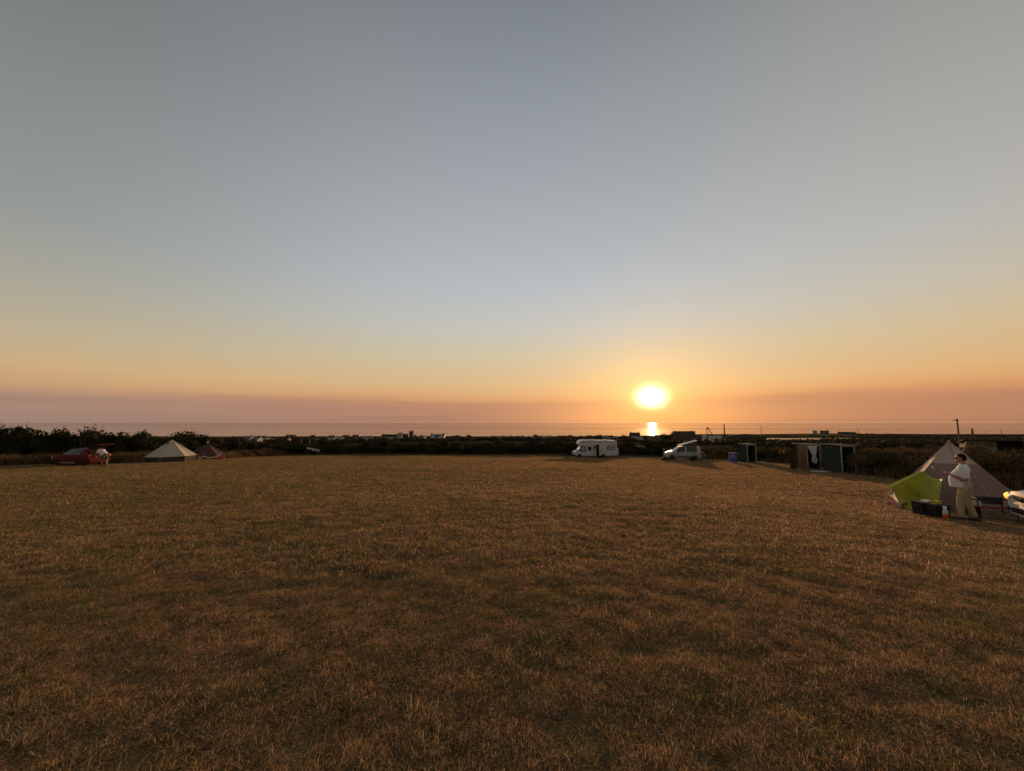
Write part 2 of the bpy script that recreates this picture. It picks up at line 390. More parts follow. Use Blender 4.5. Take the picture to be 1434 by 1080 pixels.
def sea_material():
    m = bpy.data.materials.new('sea_water'); m.use_nodes = True; t = NT(m.node_tree); t.n.clear()
    pos = t.node('ShaderNodeNewGeometry').outputs['Position']
    p = t.node('ShaderNodeBsdfPrincipled'); p.inputs['Base Color'].default_value = (.045, .05, .06, 1); p.inputs['IOR'].default_value = 1.33
    band = t.noise(t.mapping(pos, (.00006, .0005, 0)), 1.0, 3)
    t.put(p.inputs['Roughness'], t.math('ADD', .045, t.math('MULTIPLY', t.sstep(band, .4, .6), .02)))
    b = t.node('ShaderNodeBump'); b.inputs['Strength'].default_value = .7; b.inputs['Distance'].default_value = 1.0
    spy = t.node('ShaderNodeSeparateXYZ'); t.l.new(pos, spy.inputs[0]); t.put(b.inputs['Strength'], t.math('MULTIPLY', t.math('SUBTRACT', 1.0, t.sstep(spy.outputs[1], 3200, 5600)), .7))
    t.l.new(t.noise(t.mapping(pos, (.0015, .06, 0)), 1.0, 4), b.inputs['Height']); t.l.new(b.outputs[0], p.inputs['Normal'])
    df = t.node('ShaderNodeBsdfDiffuse'); df.inputs[0].default_value = (.07, .075, .085, 1)      # dull share mixed in, painting trough shade to darken the sea
    mx = t.node('ShaderNodeMixShader'); t.put(mx.inputs[0], t.math('ADD', .12, t.math('MULTIPLY', t.sstep(t.noise(t.mapping(pos, (.00008, .0004, 0)), 1.0, 4), .38, .62), .16)))
    t.l.new(p.outputs[0], mx.inputs[1]); t.l.new(df.outputs[0], mx.inputs[2])
    o = t.node('ShaderNodeOutputMaterial'); t.l.new(mx.outputs[0], o.inputs[0])
    return m
sea = raw('sea', [(-90000, 1350, SEA_Z), (90000, 1350, SEA_Z), (90000, 22000, SEA_Z), (-90000, 22000, SEA_Z)], [(0, 1, 2, 3)], sea_material())
tag(sea, 'calm grey sea reflecting the low sun along the horizon', 'sea', kind='structure')

# pale stubble strips far beyond the hedge (each follows the land)
def strip(px0, px1, Ya, Yb, col, label):
    n = 14; v = []; f = []
    for j, Y in enumerate(np.linspace(Ya, Yb, 5)):
        for i in range(n + 1):
            px = px0 + (px1 - px0) * i / n
            X = (px - CX) / FPX * Y * .9954
            v.append((X, Y + 3 * math.sin(i * 1.3), gh(X, Y) + .35))
    for j in range(4):
        for i in range(n): a = j * (n + 1) + i; f.append((a, a + 1, a + n + 2, a + n + 1))
    o = raw('stubble_field', v, f, mat('stubble', col, .95, .2, .05), smooth=True)
    tag(o, label, 'field', kind='structure')
strip(866, 924, 118, 134, (.30, .20, .12), 'pale stubble strip just over the hedge behind the motorhome')
strip(540, 592, 430, 620, (.25, .18, .115), 'tan stubble field below the square church tower')
strip(1072, 1205, 430, 640, (.27, .17, .10), 'tan field beyond the green cabins')
strip(655, 690, 560, 760, (.20, .155, .11), 'narrow pale field left of the pale roofed cottages')

# ------------------------------------------------------------------ grass (uncountable)
def grass_material():
    m = bpy.data.materials.new('grass_blades'); m.use_nodes = True; t = NT(m.node_tree); t.n.clear()
    pos = t.node('ShaderNodeNewGeometry').outputs['Position']
    oi = t.node('ShaderNodeObjectInfo').outputs['Random']
    bl = t.node('ShaderNodeAttribute', attribute_name='shade').outputs['Fac']
    big = t.noise(pos, .3, 3, .6); mid = t.noise(pos, 7.0, 5, .75); fine = t.noise(pos, 30, 2, .6)
    f = t.math('ADD', t.math('ADD', t.math('MULTIPLY', big, .12), t.math('MULTIPLY', mid, .50)), t.math('ADD', t.math('MULTIPLY', oi, .12), t.math('MULTIPLY', bl, .28)))
    dry = t.ramp(f, [(.28, (.062, .050, .026)), (.39, (.20, .132, .071)), (.51, (.41, .258, .144)), (.63, (.56, .385, .232)), (.80, (.67, .51, .345))])
    gr = t.ramp(bl, [(.05, (.085, .086, .030)), (.5, (.215, .190, .074)), (.9, (.40, .33, .155))])
    sxn = t.node('ShaderNodeSeparateXYZ'); t.l.new(pos, sxn.inputs[0]); sx = t.math('MAXIMUM', t.math('MINIMUM', sxn.outputs[0], 14.0), -14.0)
    gm = t.sstep(t.math('ADD', t.math('ADD', t.math('MULTIPLY', t.noise(pos, 2.4, 5, .7), .52), t.math('MULTIPLY', t.noise(pos, .42, 4, .6), .30)), t.math('ADD', t.math('MULTIPLY', oi, .2), t.math('MULTIPLY', sx, -.004))), .49, .63)
    c = t.mix(gm, dry, gr)
    d = t.node('ShaderNodeBsdfDiffuse'); t.put(d.inputs[0], c)
    tr = t.node('ShaderNodeBsdfTranslucent'); t.put(tr.inputs[0], c)
    mx = t.node('ShaderNodeMixShader'); mx.inputs[0].default_value = .45
    t.l.new(d.outputs[0], mx.inputs[1]); t.l.new(tr.outputs[0], mx.inputs[2])
    o = t.node('ShaderNodeOutputMaterial'); t.l.new(mx.outputs[0], o.inputs[0])
    return m
GRASS = grass_material()
tufts = bpy.data.collections.new('tufts')
def tuft(i, n, rad, hmin, hmax, w, lean, lmin=0.0):
    v = []; f = []; shade = []
    for k in range(n):
        a = random.uniform(0, 6.283); r = rad * math.sqrt(random.random())
        b = Vector((r * math.cos(a), r * math.sin(a), -.012))
        h = random.uniform(hmin, hmax); ln = lmin + (lean - lmin) * random.random() ** .7; az = random.uniform(0, 6.283)
        out = Vector((math.cos(az), math.sin(az), 0)); tw = random.uniform(-.8, .8); side = Vector((-out.y, out.x, tw)).normalized() * w * random.uniform(.5, 1.4) * .5
        bend = random.uniform(.1, .7); kink = Vector((random.uniform(-.12, .12), random.uniform(-.12, .12), 0)) * h
        p1 = b + kink + out * h * .5 * math.sin(ln * .7) + Vector((0, 0, h * .55 * math.cos(ln * .7)))
        p2 = p1 - kink * .5 + out * h * .5 * math.sin(min(1.75, ln + bend)) + Vector((0, 0, h * .5 * math.cos(min(1.75, ln + bend))))
        k0 = len(v); sh = random.random() ** 1.3; shade += [sh] * 5; v += [b - side, b + side, p1 + side * .8, p1 - side * .8, p2]
        f += [(k0, k0 + 1, k0 + 2, k0 + 3), (k0 + 3, k0 + 2, k0 + 4)]
    me = bpy.data.meshes.new('tuft'); me.from_pydata([tuple(q) for q in v], [], f); me.materials.append(GRASS)
    me.attributes.new('shade', 'FLOAT', 'POINT').data.foreach_set('value', shade)
    o = bpy.data.objects.new('tuft%02d' % i, me); tufts.objects.link(o)
for i in range(5): tuft(i, 52, .085, .028, .070, .0034, 1.5)
for i in range(5, 8): tuft(i, 36, .06, .05, .11, .0032, 1.15)
for i in range(14, 18): tuft(i, 46, .11, .035, .085, .0036, 1.6, 1.15)
for i in range(8, 11): tuft(i, 64, .17, .035, .085, .0085, 1.5)
for i in range(11, 14): tuft(i, 70, .36, .04, .11, .020, 1.5)
def scatter(n, y0, y1, half):
    Y = np.sqrt(RNG.uniform(y0 ** 2, y1 ** 2, n)); X = RNG.uniform(-1, 1, n) * (half + 1.55 * Y)
    return X, Y
def inside_field(X, Y):
    ok = np.ones(len(X), bool)
    lx = np.interp(Y, [0, 27, 37, 46, 61], [-70, -40, -37, -34, -36.5]); rx = np.interp(Y, [0, 10, 16, 21, 27, 33, 42, 52, 60], [34, 28, 24, 23.5, 25.5, 27, 28.5, 27.5, 25])
    return (X > lx) & (X < rx) & (Y < 61.5)
PX, PY, PI, PS = [], [], [], []
def layer(n, y0, y1, half, ids, smin, smax, keep=None):
    X, Y = scatter(n, y0, y1, half); k = inside_field(X, Y)
    if keep is not None: k &= keep(X, Y)
    X, Y = X[k], Y[k]
    hm = np.clip((fbm(X / .26, Y / .26, 3, 21) - .22) / .56, 0, 1); bm_ = fbm(X / 4, Y / 4, 3, 22)
    s = RNG.uniform(smin, smax, len(X)) * (.58 + .42 * hm + .2 * bm_)
    PX.append(X); PY.append(Y); PI.append(RNG.choice(ids, len(X))); PS.append(s)
tall = lambda X, Y: fbm(X / .9, Y / .9, 3, 33) + RNG.uniform(-.1, .1, len(X)) > .60
bare = lambda X, Y: fbm(X / .2, Y / .2, 3, 44) + RNG.uniform(-.10, .10, len(X)) > .41
layer(27000, .7, 5.5, 1.2, range(0, 5), .6, 1.2, bare)
layer(26000, .7, 6.0, 1.2, range(14, 18), .8, 1.25)
layer(16000, 5.5, 13, 1.5, range(14, 18), 1.3, 2.0)
layer(700, .7, 7, 1.2, range(5, 8), .6, 1.1)
fade = lambda X, Y: bare(X, Y) & (RNG.random(len(X)) > np.clip((Y - 11) / 13, 0, 1))
layer(66000, 5.0, 24, 1.5, range(8, 11), .65, 1.2, fade)
layer(1200, 6, 15, 1.5, range(5, 8), .7, 1.1)
layer(85000, 8, 61, 2, range(11, 14), .7, 1.15, lambda X, Y: RNG.random(len(X)) < np.clip((Y - 8) / 9, 0, 1))
PX = np.concatenate(PX); PY = np.concatenate(PY); PI = np.concatenate(PI); PS = np.concatenate(PS); PZ = height(PX, PY)
gm = bpy.data.meshes.new('grass'); gm.from_pydata(np.stack([PX, PY, PZ], -1).tolist(), [], [])
for nm, typ, val in (('idx', 'INT', PI.astype(np.int32)), ('scl', 'FLOAT', PS.astype(np.float32)), ('rot', 'FLOAT', RNG.uniform(0, 6.283, len(PX)).astype(np.float32))):
    gm.attributes.new(nm, typ, 'POINT').data.foreach_set('value', val)
grass = link(bpy.data.objects.new('grass', gm)); tag(grass, 'short dry brown grass covering the camping field', 'grass', kind='stuff')
ng = bpy.data.node_groups.new('scatter_grass', 'GeometryNodeTree')
ng.interface.new_socket('Geometry', in_out='INPUT', socket_type='NodeSocketGeometry'); ng.interface.new_socket('Geometry', in_out='OUTPUT', socket_type='NodeSocketGeometry')
gi = ng.nodes.new('NodeGroupInput'); go = ng.nodes.new('NodeGroupOutput'); ip = ng.nodes.new('GeometryNodeInstanceOnPoints')
ci = ng.nodes.new('GeometryNodeCollectionInfo'); ci.inputs['Collection'].default_value = tufts; ci.inputs['Separate Children'].default_value = True; ci.inputs['Reset Children'].default_value = True
def attr(nm, typ):
    a = ng.nodes.new('GeometryNodeInputNamedAttribute'); a.data_type = typ; a.inputs[0].default_value = nm; return a.outputs[0]
cb = ng.nodes.new('ShaderNodeCombineXYZ'); ng.links.new(attr('rot', 'FLOAT'), cb.inputs[2])
ng.links.new(gi.outputs[0], ip.inputs['Points']); ng.links.new(ci.outputs[0], ip.inputs['Instance']); ip.inputs['Pick Instance'].default_value = True
ng.links.new(attr('idx', 'INT'), ip.inputs['Instance Index']); ng.links.new(cb.outputs[0], ip.inputs['Rotation']); ng.links.new(attr('scl', 'FLOAT'), ip.inputs['Scale'])
ng.links.new(ip.outputs[0], go.inputs[0])
grass.modifiers.new('scatter', 'NODES').node_group = ng

# ------------------------------------------------------------------ bushes and hedges
def leafy(n, lobes, leaf, seed, squash=1.0):
    """leaf-sized faces through the volume of several lobes, plus ragged shoots on top"""
    r = np.random.default_rng(seed); v = []; f = []
    tot = sum(l[3] ** 2 for l in lobes)
    for (lx, ly, lz, lr, lh) in lobes:
        k = int(n * lr * lr / tot)
        d = r.normal(size=(k, 3)); d /= np.linalg.norm(d, axis=1)[:, None]
        rad = (.55 + .45 * r.random(k) ** .5) * (0.82 + .36 * fbm(d[:, 0] * 2.2 + 5 + lx, d[:, 2] * 2.2 + d[:, 1] + 5, 3, seed))
        p = d * rad[:, None] * np.array([lr, lr, lh]) + np.array([lx, ly, lz])
        p = p[p[:, 2] > 0.02]
        for q in p:
            a = r.normal(size=3); a /= np.linalg.norm(a); b = np.cross(a, r.normal(size=3)); b /= np.linalg.norm(b) + 1e-6
            s = leaf * r.uniform(.5, 1.4); k0 = len(v)
            v += [tuple(q - a * s), tuple(q + b * s * .55), tuple(q + a * s), tuple(q - b * s * .55)]
            f.append((k0, k0 + 1, k0 + 2, k0 + 3))
    return v, f
def core(lobes, k=.66):
    mb = MB()
    for (lx, ly, lz, lr, lh) in lobes: mb.ball((lx, ly, lz), (lr * k, lr * k, lh * k), 9, 6)
    for i, q in enumerate(mb.v):
        w = .84 + .3 * float(fbm(np.array(q[0] * 2.1 + 9), np.array(q[2] * 2.1 + q[1] + 9), 2, 4)); mb.v[i] = (q[0] * w, q[1] * w, max(q[2] * w, -.1))
    return mb
def bush_proto(seed, w, h, n, leaf, material, shoots=10):
    r = random.Random(seed); lobes = []
    for i in range(6):
        x = r.uniform(-.5, .5) * w; y = r.uniform(-.3, .3) * w; rr = r.uniform(.26, .4) * w; hh = h * r.uniform(.28, .42)
        lobes.append((x, y, r.uniform(.28, .60) * h, rr, hh))
    lobes.append((0, 0, h * .22, w * .52, h * .30))
    v, f = leafy(n, lobes, leaf, seed)
    c = core(lobes); k0 = len(v); v += c.v; f += [tuple(i + k0 for i in q) for q in c.f]
    for i in range(shoots):                                   # ragged shoots against the sky
        lx, ly, lz, lr, lh = r.choice(lobes); x = lx + r.uniform(-.6, .6) * lr; z0 = lz + lh * .7; hh = r.uniform(.06, .22) * h
        lean = r.uniform(-.25, .25)
        for j in range(9):
            t = j / 8; s = leaf * r.uniform(.45, .9); k0 = len(v); q = Vector((x + lean * hh * t + r.uniform(-.06, .06) * w * .5, ly + r.uniform(-.1, .1), z0 + hh * t))
            a = Vector((r.uniform(-1, 1), r.uniform(-1, 1), r.uniform(-.3, 1))).normalized() * s; b = Vector((r.uniform(-1, 1), r.uniform(-1, 1), r.uniform(-1, 1))).normalized() * s * .5
            v += [tuple(q - a), tuple(q + b), tuple(q + a), tuple(q - b)]; f.append((k0, k0 + 1, k0 + 2, k0 + 3))
    me = bpy.data.meshes.new('crown'); me.from_pydata(v, [], f); me.materials.append(material)
    tr = MB()
    for i in range(4):
        a = r.uniform(0, 6.28); tr.tube([(0.1 * math.cos(a), .1 * math.sin(a), -.2), (.2 * w * math.cos(a), .2 * w * math.sin(a), h * .35), (.34 * w * math.cos(a), .34 * w * math.sin(a), h * .6)], [.06, .04, .02], 5)
    return me, tr.mesh('trunk', M['lime_trunk'])
def plant(name, proto, loc, s, rz, label, cat, group):
    e = empty(name, loc, rz, label, cat, group); e.scale = s
    for nm, me in (('crown', proto[0]), ('trunk', proto[1])): link(bpy.data.objects.new(nm, me), e)
    return e
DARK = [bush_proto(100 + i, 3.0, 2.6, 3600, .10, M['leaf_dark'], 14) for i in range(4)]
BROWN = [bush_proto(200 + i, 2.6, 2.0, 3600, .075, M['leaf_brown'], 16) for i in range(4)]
FAR = [bush_proto(300 + i, 3.0, 2.4, 700, .22, M['leaf_far'], 5) for i in range(3)]
def along(pts, step):
    out = []
    for (a, b) in zip(pts[:-1], pts[1:]):
        A = Vector(a); B = Vector(b); n = max(1, round((B - A).length / step))
        out += [A.lerp(B, i / n) for i in range(n)]
    return out
def row(pts, step, protos, h, jit, label, group, name='bush', hs=None):
    for i, p in enumerate(along(pts, step)):
        x = p.x + random.uniform(-jit, jit); y = p.y + random.uniform(-jit, jit); k = h(x, y) if callable(h) else h
        k *= random.uniform(.82, 1.15); w = random.uniform(.85, 1.2)
        px = CX + FPX * x / (y * .9954); lb = label
        if not isinstance(label, str): lb = label[0] + ' ' + next(t for lim, t in label[1] if px < lim)
        plant(name, random.choice(protos), (x, y, gh(x, y) - .1), (w, w, k), random.uniform(0, 6.28), lb, 'bush', group)
def cols(lst): return [tuple(gx(px, Y).xy) for px, Y in lst]
# left shrubs behind the red car and the tents
L1 = cols([(-60, 33), (60, 35.5), (160, 39), (250, 46), (320, 56), (370, 63)])
LT = [(60, 'before the nose of the red car'), (160, 'directly behind the red car'), (272, 'behind the cream bell tent'), (330, 'behind the brown bell tent'), (9999, 'where the thicket meets the far hedge')]
FH = [(425, 'left of the white washing'), (520, 'right of the white washing'), (600, 'below the church tower'), (690, 'below the white two gabled farmhouse'), (795, 'below the row of pale roofed cottages'), (875, 'behind the motorhome'), (9999, 'between motorhome and silver van')]
RH = [(1000, 'behind the silver van'), (1070, 'behind the smaller cabin and blue barrel'), (1130, 'left of the brown cabin'), (1205, 'behind the green cabin'), (1300, 'between green cabin and pointed tent'), (1400, 'behind the pointed tent'), (9999, 'behind the white car')]
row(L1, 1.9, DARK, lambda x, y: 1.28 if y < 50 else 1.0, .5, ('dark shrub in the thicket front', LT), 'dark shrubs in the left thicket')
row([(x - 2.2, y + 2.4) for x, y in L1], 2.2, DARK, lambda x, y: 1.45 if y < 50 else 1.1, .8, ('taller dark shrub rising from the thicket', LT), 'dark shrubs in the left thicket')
row(cols([(-50, 30.5), (60, 32.5), (165, 36.2), (205, 40)]), 2.0, BROWN, .55, .4, 'low brown bracken bush at the foot of the dark thicket', 'low brown bushes by the left thicket')
row(cols([(318, 49), (345, 53), (378, 59)]), 1.9, BROWN, .62, .4, 'low brown scrub bush right of the brown tent', 'scrub between the brown tent and the far hedge')
# far hedge
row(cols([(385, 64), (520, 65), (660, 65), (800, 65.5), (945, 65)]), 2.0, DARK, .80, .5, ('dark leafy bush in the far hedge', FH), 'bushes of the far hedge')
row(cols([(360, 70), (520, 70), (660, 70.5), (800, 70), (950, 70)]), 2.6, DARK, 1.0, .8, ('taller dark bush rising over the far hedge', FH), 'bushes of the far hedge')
# right hedge
R1 = [(945, 63), (1000, 56), (1060, 48.5), (1110, 42), (1160, 36), (1210, 30), (1262, 25), (1330, 20.5), (1400, 18), (1500, 16.5)]
row(cols(R1), 1.8, BROWN, 1.0, .4, ('brown green hedge bush', RH), 'bushes of the right hedge')
row(cols([(p + 8, y * 1.07 + 1.6) for p, y in R1]), 2.1, BROWN + DARK[:1], 1.05, .7, ('taller hedge bush rising', RH), 'bushes of the right hedge')
row(cols([(1085, 60), (1150, 55), (1210, 50), (1262, 46), (1330, 40)]), 3.2, DARK, .7, 1.2, 'dark thorn bush on the rough ground beyond the right hedge', 'bushes beyond the right hedge')

# tall dry stems at the feet of the hedges (uncountable)
def stems(pts, n, spread, hmin, hmax, label, w=.02):
    v = []; f = []; seg = along(pts, .5)
    for i in range(n):
        p = random.choice(seg); x = p.x + random.gauss(0, spread); y = p.y + random.gauss(0, spread * .7); z = gh(x, y) - .03
        h = random.uniform(hmin, hmax) * (.5 + float(fbm(np.array(x / 1.4), np.array(y / 1.4), 2, 9))); a = random.uniform(0, 6.28); l = random.uniform(.05, .5)
        o = Vector((math.cos(a), math.sin(a), 0)); s = Vector((-o.y, o.x, 0)) * w * random.uniform(.6, 1.5)
        b = Vector((x, y, z)); m = b + o * h * l * .4 + Vector((0, 0, h * .6)); t = b + o * h * l + Vector((0, 0, h)); k = len(v)
        v += [tuple(b - s), tuple(b + s), tuple(m + s), tuple(m - s), tuple(t)]; f += [(k, k + 1, k + 2, k + 3), (k + 3, k + 2, k + 4)]
    o = raw('dry_grass', v, f, M['bracken']); tag(o, label, 'grass', kind='stuff')
stems(cols([(-60, 29.5), (60, 31.2), (165, 35), (200, 38.6)]), 7000, .55, .3, 1.0, 'tall dry stems fringing the left thicket')
stems(cols([(312, 46), (340, 51), (395, 61)]), 5000, .5, .3, .9, 'tall dry stems between the brown tent and far hedge')
stems(cols([(385, 62.4), (660, 63), (945, 62.5)]), 6000, .35, .1, .4, 'low dry grass along the foot of the far hedge', .03)
stems(cols([(945, 61), (1000, 54), (1060, 46.6), (1110, 40.3), (1160, 34.6), (1205, 28.8), (1255, 24), (1330, 19.6), (1400, 17), (1500, 15.5)]), 12000, .5, .2, .8, 'tall dry grass at the foot of the right hedge')

# hedgerows and trees out in the farmland
def hedgerow(a, b, h, label):
    A = gx(*a); B = gx(*b); L = (B - A).length; n = max(4, int(L / (h * 1.1))); lobes = []; base = A
    for i in range(n):
        q = A.lerp(B, (i + random.uniform(-.3, .3)) / n); z = gh(q.x, q.y) - base.z
        rr = h * random.uniform(.55, 1.0); lobes.append((q.x - base.x, q.y - base.y, z + h * random.uniform(.25, .5), rr, h * random.uniform(.45, .75)))
    v = []; f = []
    r = np.random.default_rng(int(L * 10))
    c = MB()
    for l in lobes: c.ball(l[:3], (l[3] * .8, l[3] * .8, l[4] * .85), 8, 5)
    for (lx, ly, lz, lr, lh) in lobes:
        for k in range(34):
            d = r.normal(size=3); d /= np.linalg.norm(d); q = np.array([lx, ly, lz]) + d * np.array([lr, lr, lh]) * r.uniform(.75, 1.08)
            a_ = r.normal(size=3) * h * .11; b_ = r.normal(size=3) * h * .08; k0 = len(v)
            v += [tuple(q - a_), tuple(q + b_), tuple(q + a_), tuple(q - b_)]; f.append((k0, k0 + 1, k0 + 2, k0 + 3))
    k0 = len(v); v += c.v; f += [tuple(i + k0 for i in q) for q in c.f]
    o = raw('hedgerow', v, f, M['leaf_far']); o.location = base; tag(o, label, 'hedgerow', 'hedgerows in the farmland')
HL = 'dark hedgerow dividing the fields below the village'
for a, b, h in [((380, 210), (560, 230), 3), ((430, 330), (640, 350), 3.4), ((560, 300), (800, 260), 3), ((640, 430), (830, 420), 4), ((760, 260), (930, 290), 3),
                ((900, 190), (1060, 180), 2.6), ((1000, 330), (1240, 300), 3), ((1060, 150), (1300, 140), 2.4), ((1150, 420), (1434, 380), 3.4), ((1230, 230), (1470, 210), 2.8),
                ((300, 520), (520, 560), 4), ((590, 660), (760, 640), 4.5), ((1040, 700), (1330, 760), 4), ((1200, 950), (1440, 900), 4), ((330, 800), (540, 830), 4), ((690, 950), (860, 930), 5)]:
    hedgerow(a, b, h, HL if a[0] < 850 else 'dark hedgerow on the heath beyond the cabins')
def tree_at(px, ytop, Y, w, label=None):
    label = 'round dark tree ' + next(t for lim, t in [(530, 'among the cottages left of the church'), (600, 'beside the church'), (690, 'near the white two gabled farmhouse'), (785, 'above the row of pale roofed cottages'), (860, 'on the skyline over the motorhome'), (950, 'beside the dark farmhouse and works shed'), (9999, 'on the heath beyond the cabins')] if px < lim)
    p = gx(px, Y); H = at(px, ytop, Y).z - p.z; plant('tree', random.choice(FAR), (p.x, p.y, p.z - .3), (w / 3.4, w / 3.4, max(H, 2) / 2.35), random.uniform(0, 6), label, 'tree', 'far trees on the village skyline')
for px, yt, Y, w in [(436, 609, 600, 5), (482, 611, 620, 9), (515, 610, 640, 10), (540, 614, 420, 16), (565, 608, 640, 12), (586, 608, 700, 14), (598, 610, 640, 10), (640, 609, 560, 22), (657, 608, 640, 8),
                     (704, 610, 520, 12), (715, 609, 520, 13), (736, 611, 560, 12), (750, 608, 560, 8), (745, 611, 540, 10), (760, 610, 540, 10), (768, 609, 560, 12), (776, 611, 540, 10), (793, 611, 420, 9), (800, 608, 420, 9),
                     (819, 610, 440, 8), (825, 609, 460, 10), (835, 608, 460, 10), (842, 608, 460, 8), (852, 610, 470, 8), (873, 607, 430, 5), (880, 610, 420, 8), (900, 609, 430, 7), (935, 607, 500, 14), (945, 605, 540, 12), (930, 606, 520, 10),
                     (690, 612, 420, 12), (625, 614, 330, 9), (597, 614, 340, 8), (645, 613, 380, 18), (520, 616, 300, 16), (470, 615, 320, 14), (1240, 613, 300, 20), (1220, 614, 250, 12), (1180, 615, 260, 12)]:
    tree_at(px, yt, Y, w)

# ------------------------------------------------------------------ village
HOUSES = []
def house(px0, px1, ytop, Y, wall, roof, label, name='house', depth=7, chim=1, eave=.55, flat=False, win=0, gables=0, group=None):
    HOUSES.append((px0, px1, Y))
    c = gx((px0 + px1) / 2, Y); W = (px1 - px0) / FPX * Y; H = max(at((px0 + px1) / 2, ytop, Y).z - c.z, 2.2)
    e = empty(name, (c.x, c.y + depth / 2, c.z), 0, label, 'building', group)
    he = H if flat else H * eave; hw = W / 2; hd = depth / 2
    MB().box((0, 0, (he - 2) / 2), (W, depth, he + 2)).build('wall', M[wall], e)
    rb = MB(); o = .35
    if flat: rb.box((0, 0, he + .15), (W + 2 * o, depth + 2 * o, .3))
    else: rb.add([(-hw - o, -hd - o, he - .12), (hw + o, -hd - o, he - .12), (hw + o, hd + o, he - .12), (-hw - o, hd + o, he - .12), (-hw - o, 0, H), (hw + o, 0, H)],
                 [(0, 1, 5, 4), (2, 3, 4, 5), (0, 4, 3), (1, 2, 5), (0, 3, 2, 1)])
    ro = rb.build('roof', M[roof], e)
    for i in range(chim):
        x = hw * (.9 if i == 0 else -.9); MB().box((x, 0, H + .35), (.9, .7, 1.5)).build('chimney', M['far_stone'], ro)
    for i in range(win):
        x = -hw + W * (i + .5) / win; MB().box((x, -hd - .02, he * .55), (W / win * .35, .12, he * .36)).build('window', M['far_window'], e)
    for i in range(gables):
        x = hw * (.6 if i else -.6); g_ = W * .17
        MB().add([(x - g_, -hd - 1.2, -1), (x + g_, -hd - 1.2, -1), (x + g_, -hd - 1.2, he), (x, -hd - 1.2, H * .92), (x - g_, -hd - 1.2, he), (x - g_, 0, -1), (x + g_, 0, -1), (x + g_, 0, he), (x, 0, H * .92), (x - g_, 0, he)],
                 [(0, 1, 2, 3, 4), (0, 4, 9, 5), (1, 6, 7, 2), (2, 7, 8, 3), (3, 8, 9, 4)]).build('gable', M[wall], e)
        MB().box((x, -hd - 1.22, he * .55), (g_ * .7, .12, he * .4)).build('window', M['far_window'], e)
    return e
GV = 'low dark cottages on the skyline left of the church'
LV = 'low slate roofed cottage on the skyline left of the church'
for px0, px1, yt, Y in [(338, 349, 611, 640), (358, 371, 610.6, 640), (459, 467, 610, 640), (479, 488, 609.4, 640), (493, 501, 609, 640), (372, 384, 613.5, 560), (413, 424, 613, 540), (503, 509, 611, 620)]:
    house(px0, px1, yt, Y, 'far_stone', 'slate', LV, group=GV)
house(400, 411.5, 609.3, 640, 'far_stone', 'slate', 'broad flat topped grey block standing above the left cottages', flat=True, win=3)
house(434, 439, 609.3, 660, 'far_stone', 'roof_brown', 'narrow dark house with a steep roof between the cottages', chim=0)
house(366, 373, 613.6, 420, 'far_render', 'slate', 'pale gabled cottage half hidden above the left hedge', gables=1)
house(379, 387, 614.5, 330, 'far_render', 'roof_pale', 'grey cottage with a light gable behind the scrub', gables=1)
house(411, 420, 617.5, 260, 'far_render', 'roof_pale', 'pale low bungalow above the hedge beside a second one', chim=0)
house(431, 444, 617.0, 260, 'far_white', 'roof_pale', 'wide white bungalow peeping over the far hedge', win=3)
house(446, 452, 617.6, 250, 'far_render', 'roof_pale', 'small pale outhouse beside the wide white bungalow', chim=0)
house(440, 444, 613.5, 420, 'far_render', 'slate', 'tiny pale gable above the wide white bungalow', chim=0)
house(534, 556, 608.4, 620, 'far_render', 'roof_brown', 'long low terrace leading up to the church', win=5, chim=2)
house(556.5, 562, 606.2, 610, 'far_render', 'roof_pale', 'tall pale house beside the church', win=2)
ch = house(563, 571, 607.6, 640, 'far_stone', 'slate', 'dark stone church with a square tower', name='church', chim=0)
cW = 5.2 / FPX * 640; cH = at(573, 604, 640).z - gx(573, 640).z
MB().box((cW * 1.55, 0, cH / 2 - 1), (cW, cW, cH + 2)).build('tower', M['far_stone'], ch)
MB().box((cW * 1.55, -cW / 2 - .03, cH * .75), (1.2, .15, 2.2)).build('window', M['far_window'], ch)
tb = MB()
for sx in (-1, 1):
    for sy in (-1, 1): tb.box((cW * 1.55 + sx * cW * .42, sy * cW * .42, cH + .5), (.8, .8, 1.4))
tb.build('pinnacle', M['far_stone'], ch)
house(602.5, 621, 608.3, 345, 'far_white', 'slate', 'white farmhouse with two gables and a slate roof', chim=2, gables=2, win=1)
house(628, 640, 617.6, 320, 'far_white', 'roof_pale', 'long low white shed beside the two gabled farmhouse', chim=0, eave=.8, depth=4)
house(653.5, 657, 616.6, 330, 'far_white', 'roof_brown', 'tiny white gable end among the hedges', chim=0)
house(660, 668, 614, 400, 'far_stone', 'roof_brown', 'brown roofed cottage beside a narrow pale field', win=1)
house(700, 702, 612.5, 400, 'far_white', 'roof_pale', 'very narrow white gable left of the grey roofed cottages', chim=0)
for px0, px1, yt in [(724, 731, 613.5), (732, 740, 612.4), (740, 749, 612), (753, 760, 613.6)]:
    house(px0, px1, yt, 430, 'far_render', 'roof_pale', 'pale grey roofed cottage in the row below the trees', group='pale roofed cottages', win=2)
hr = random.Random(12)
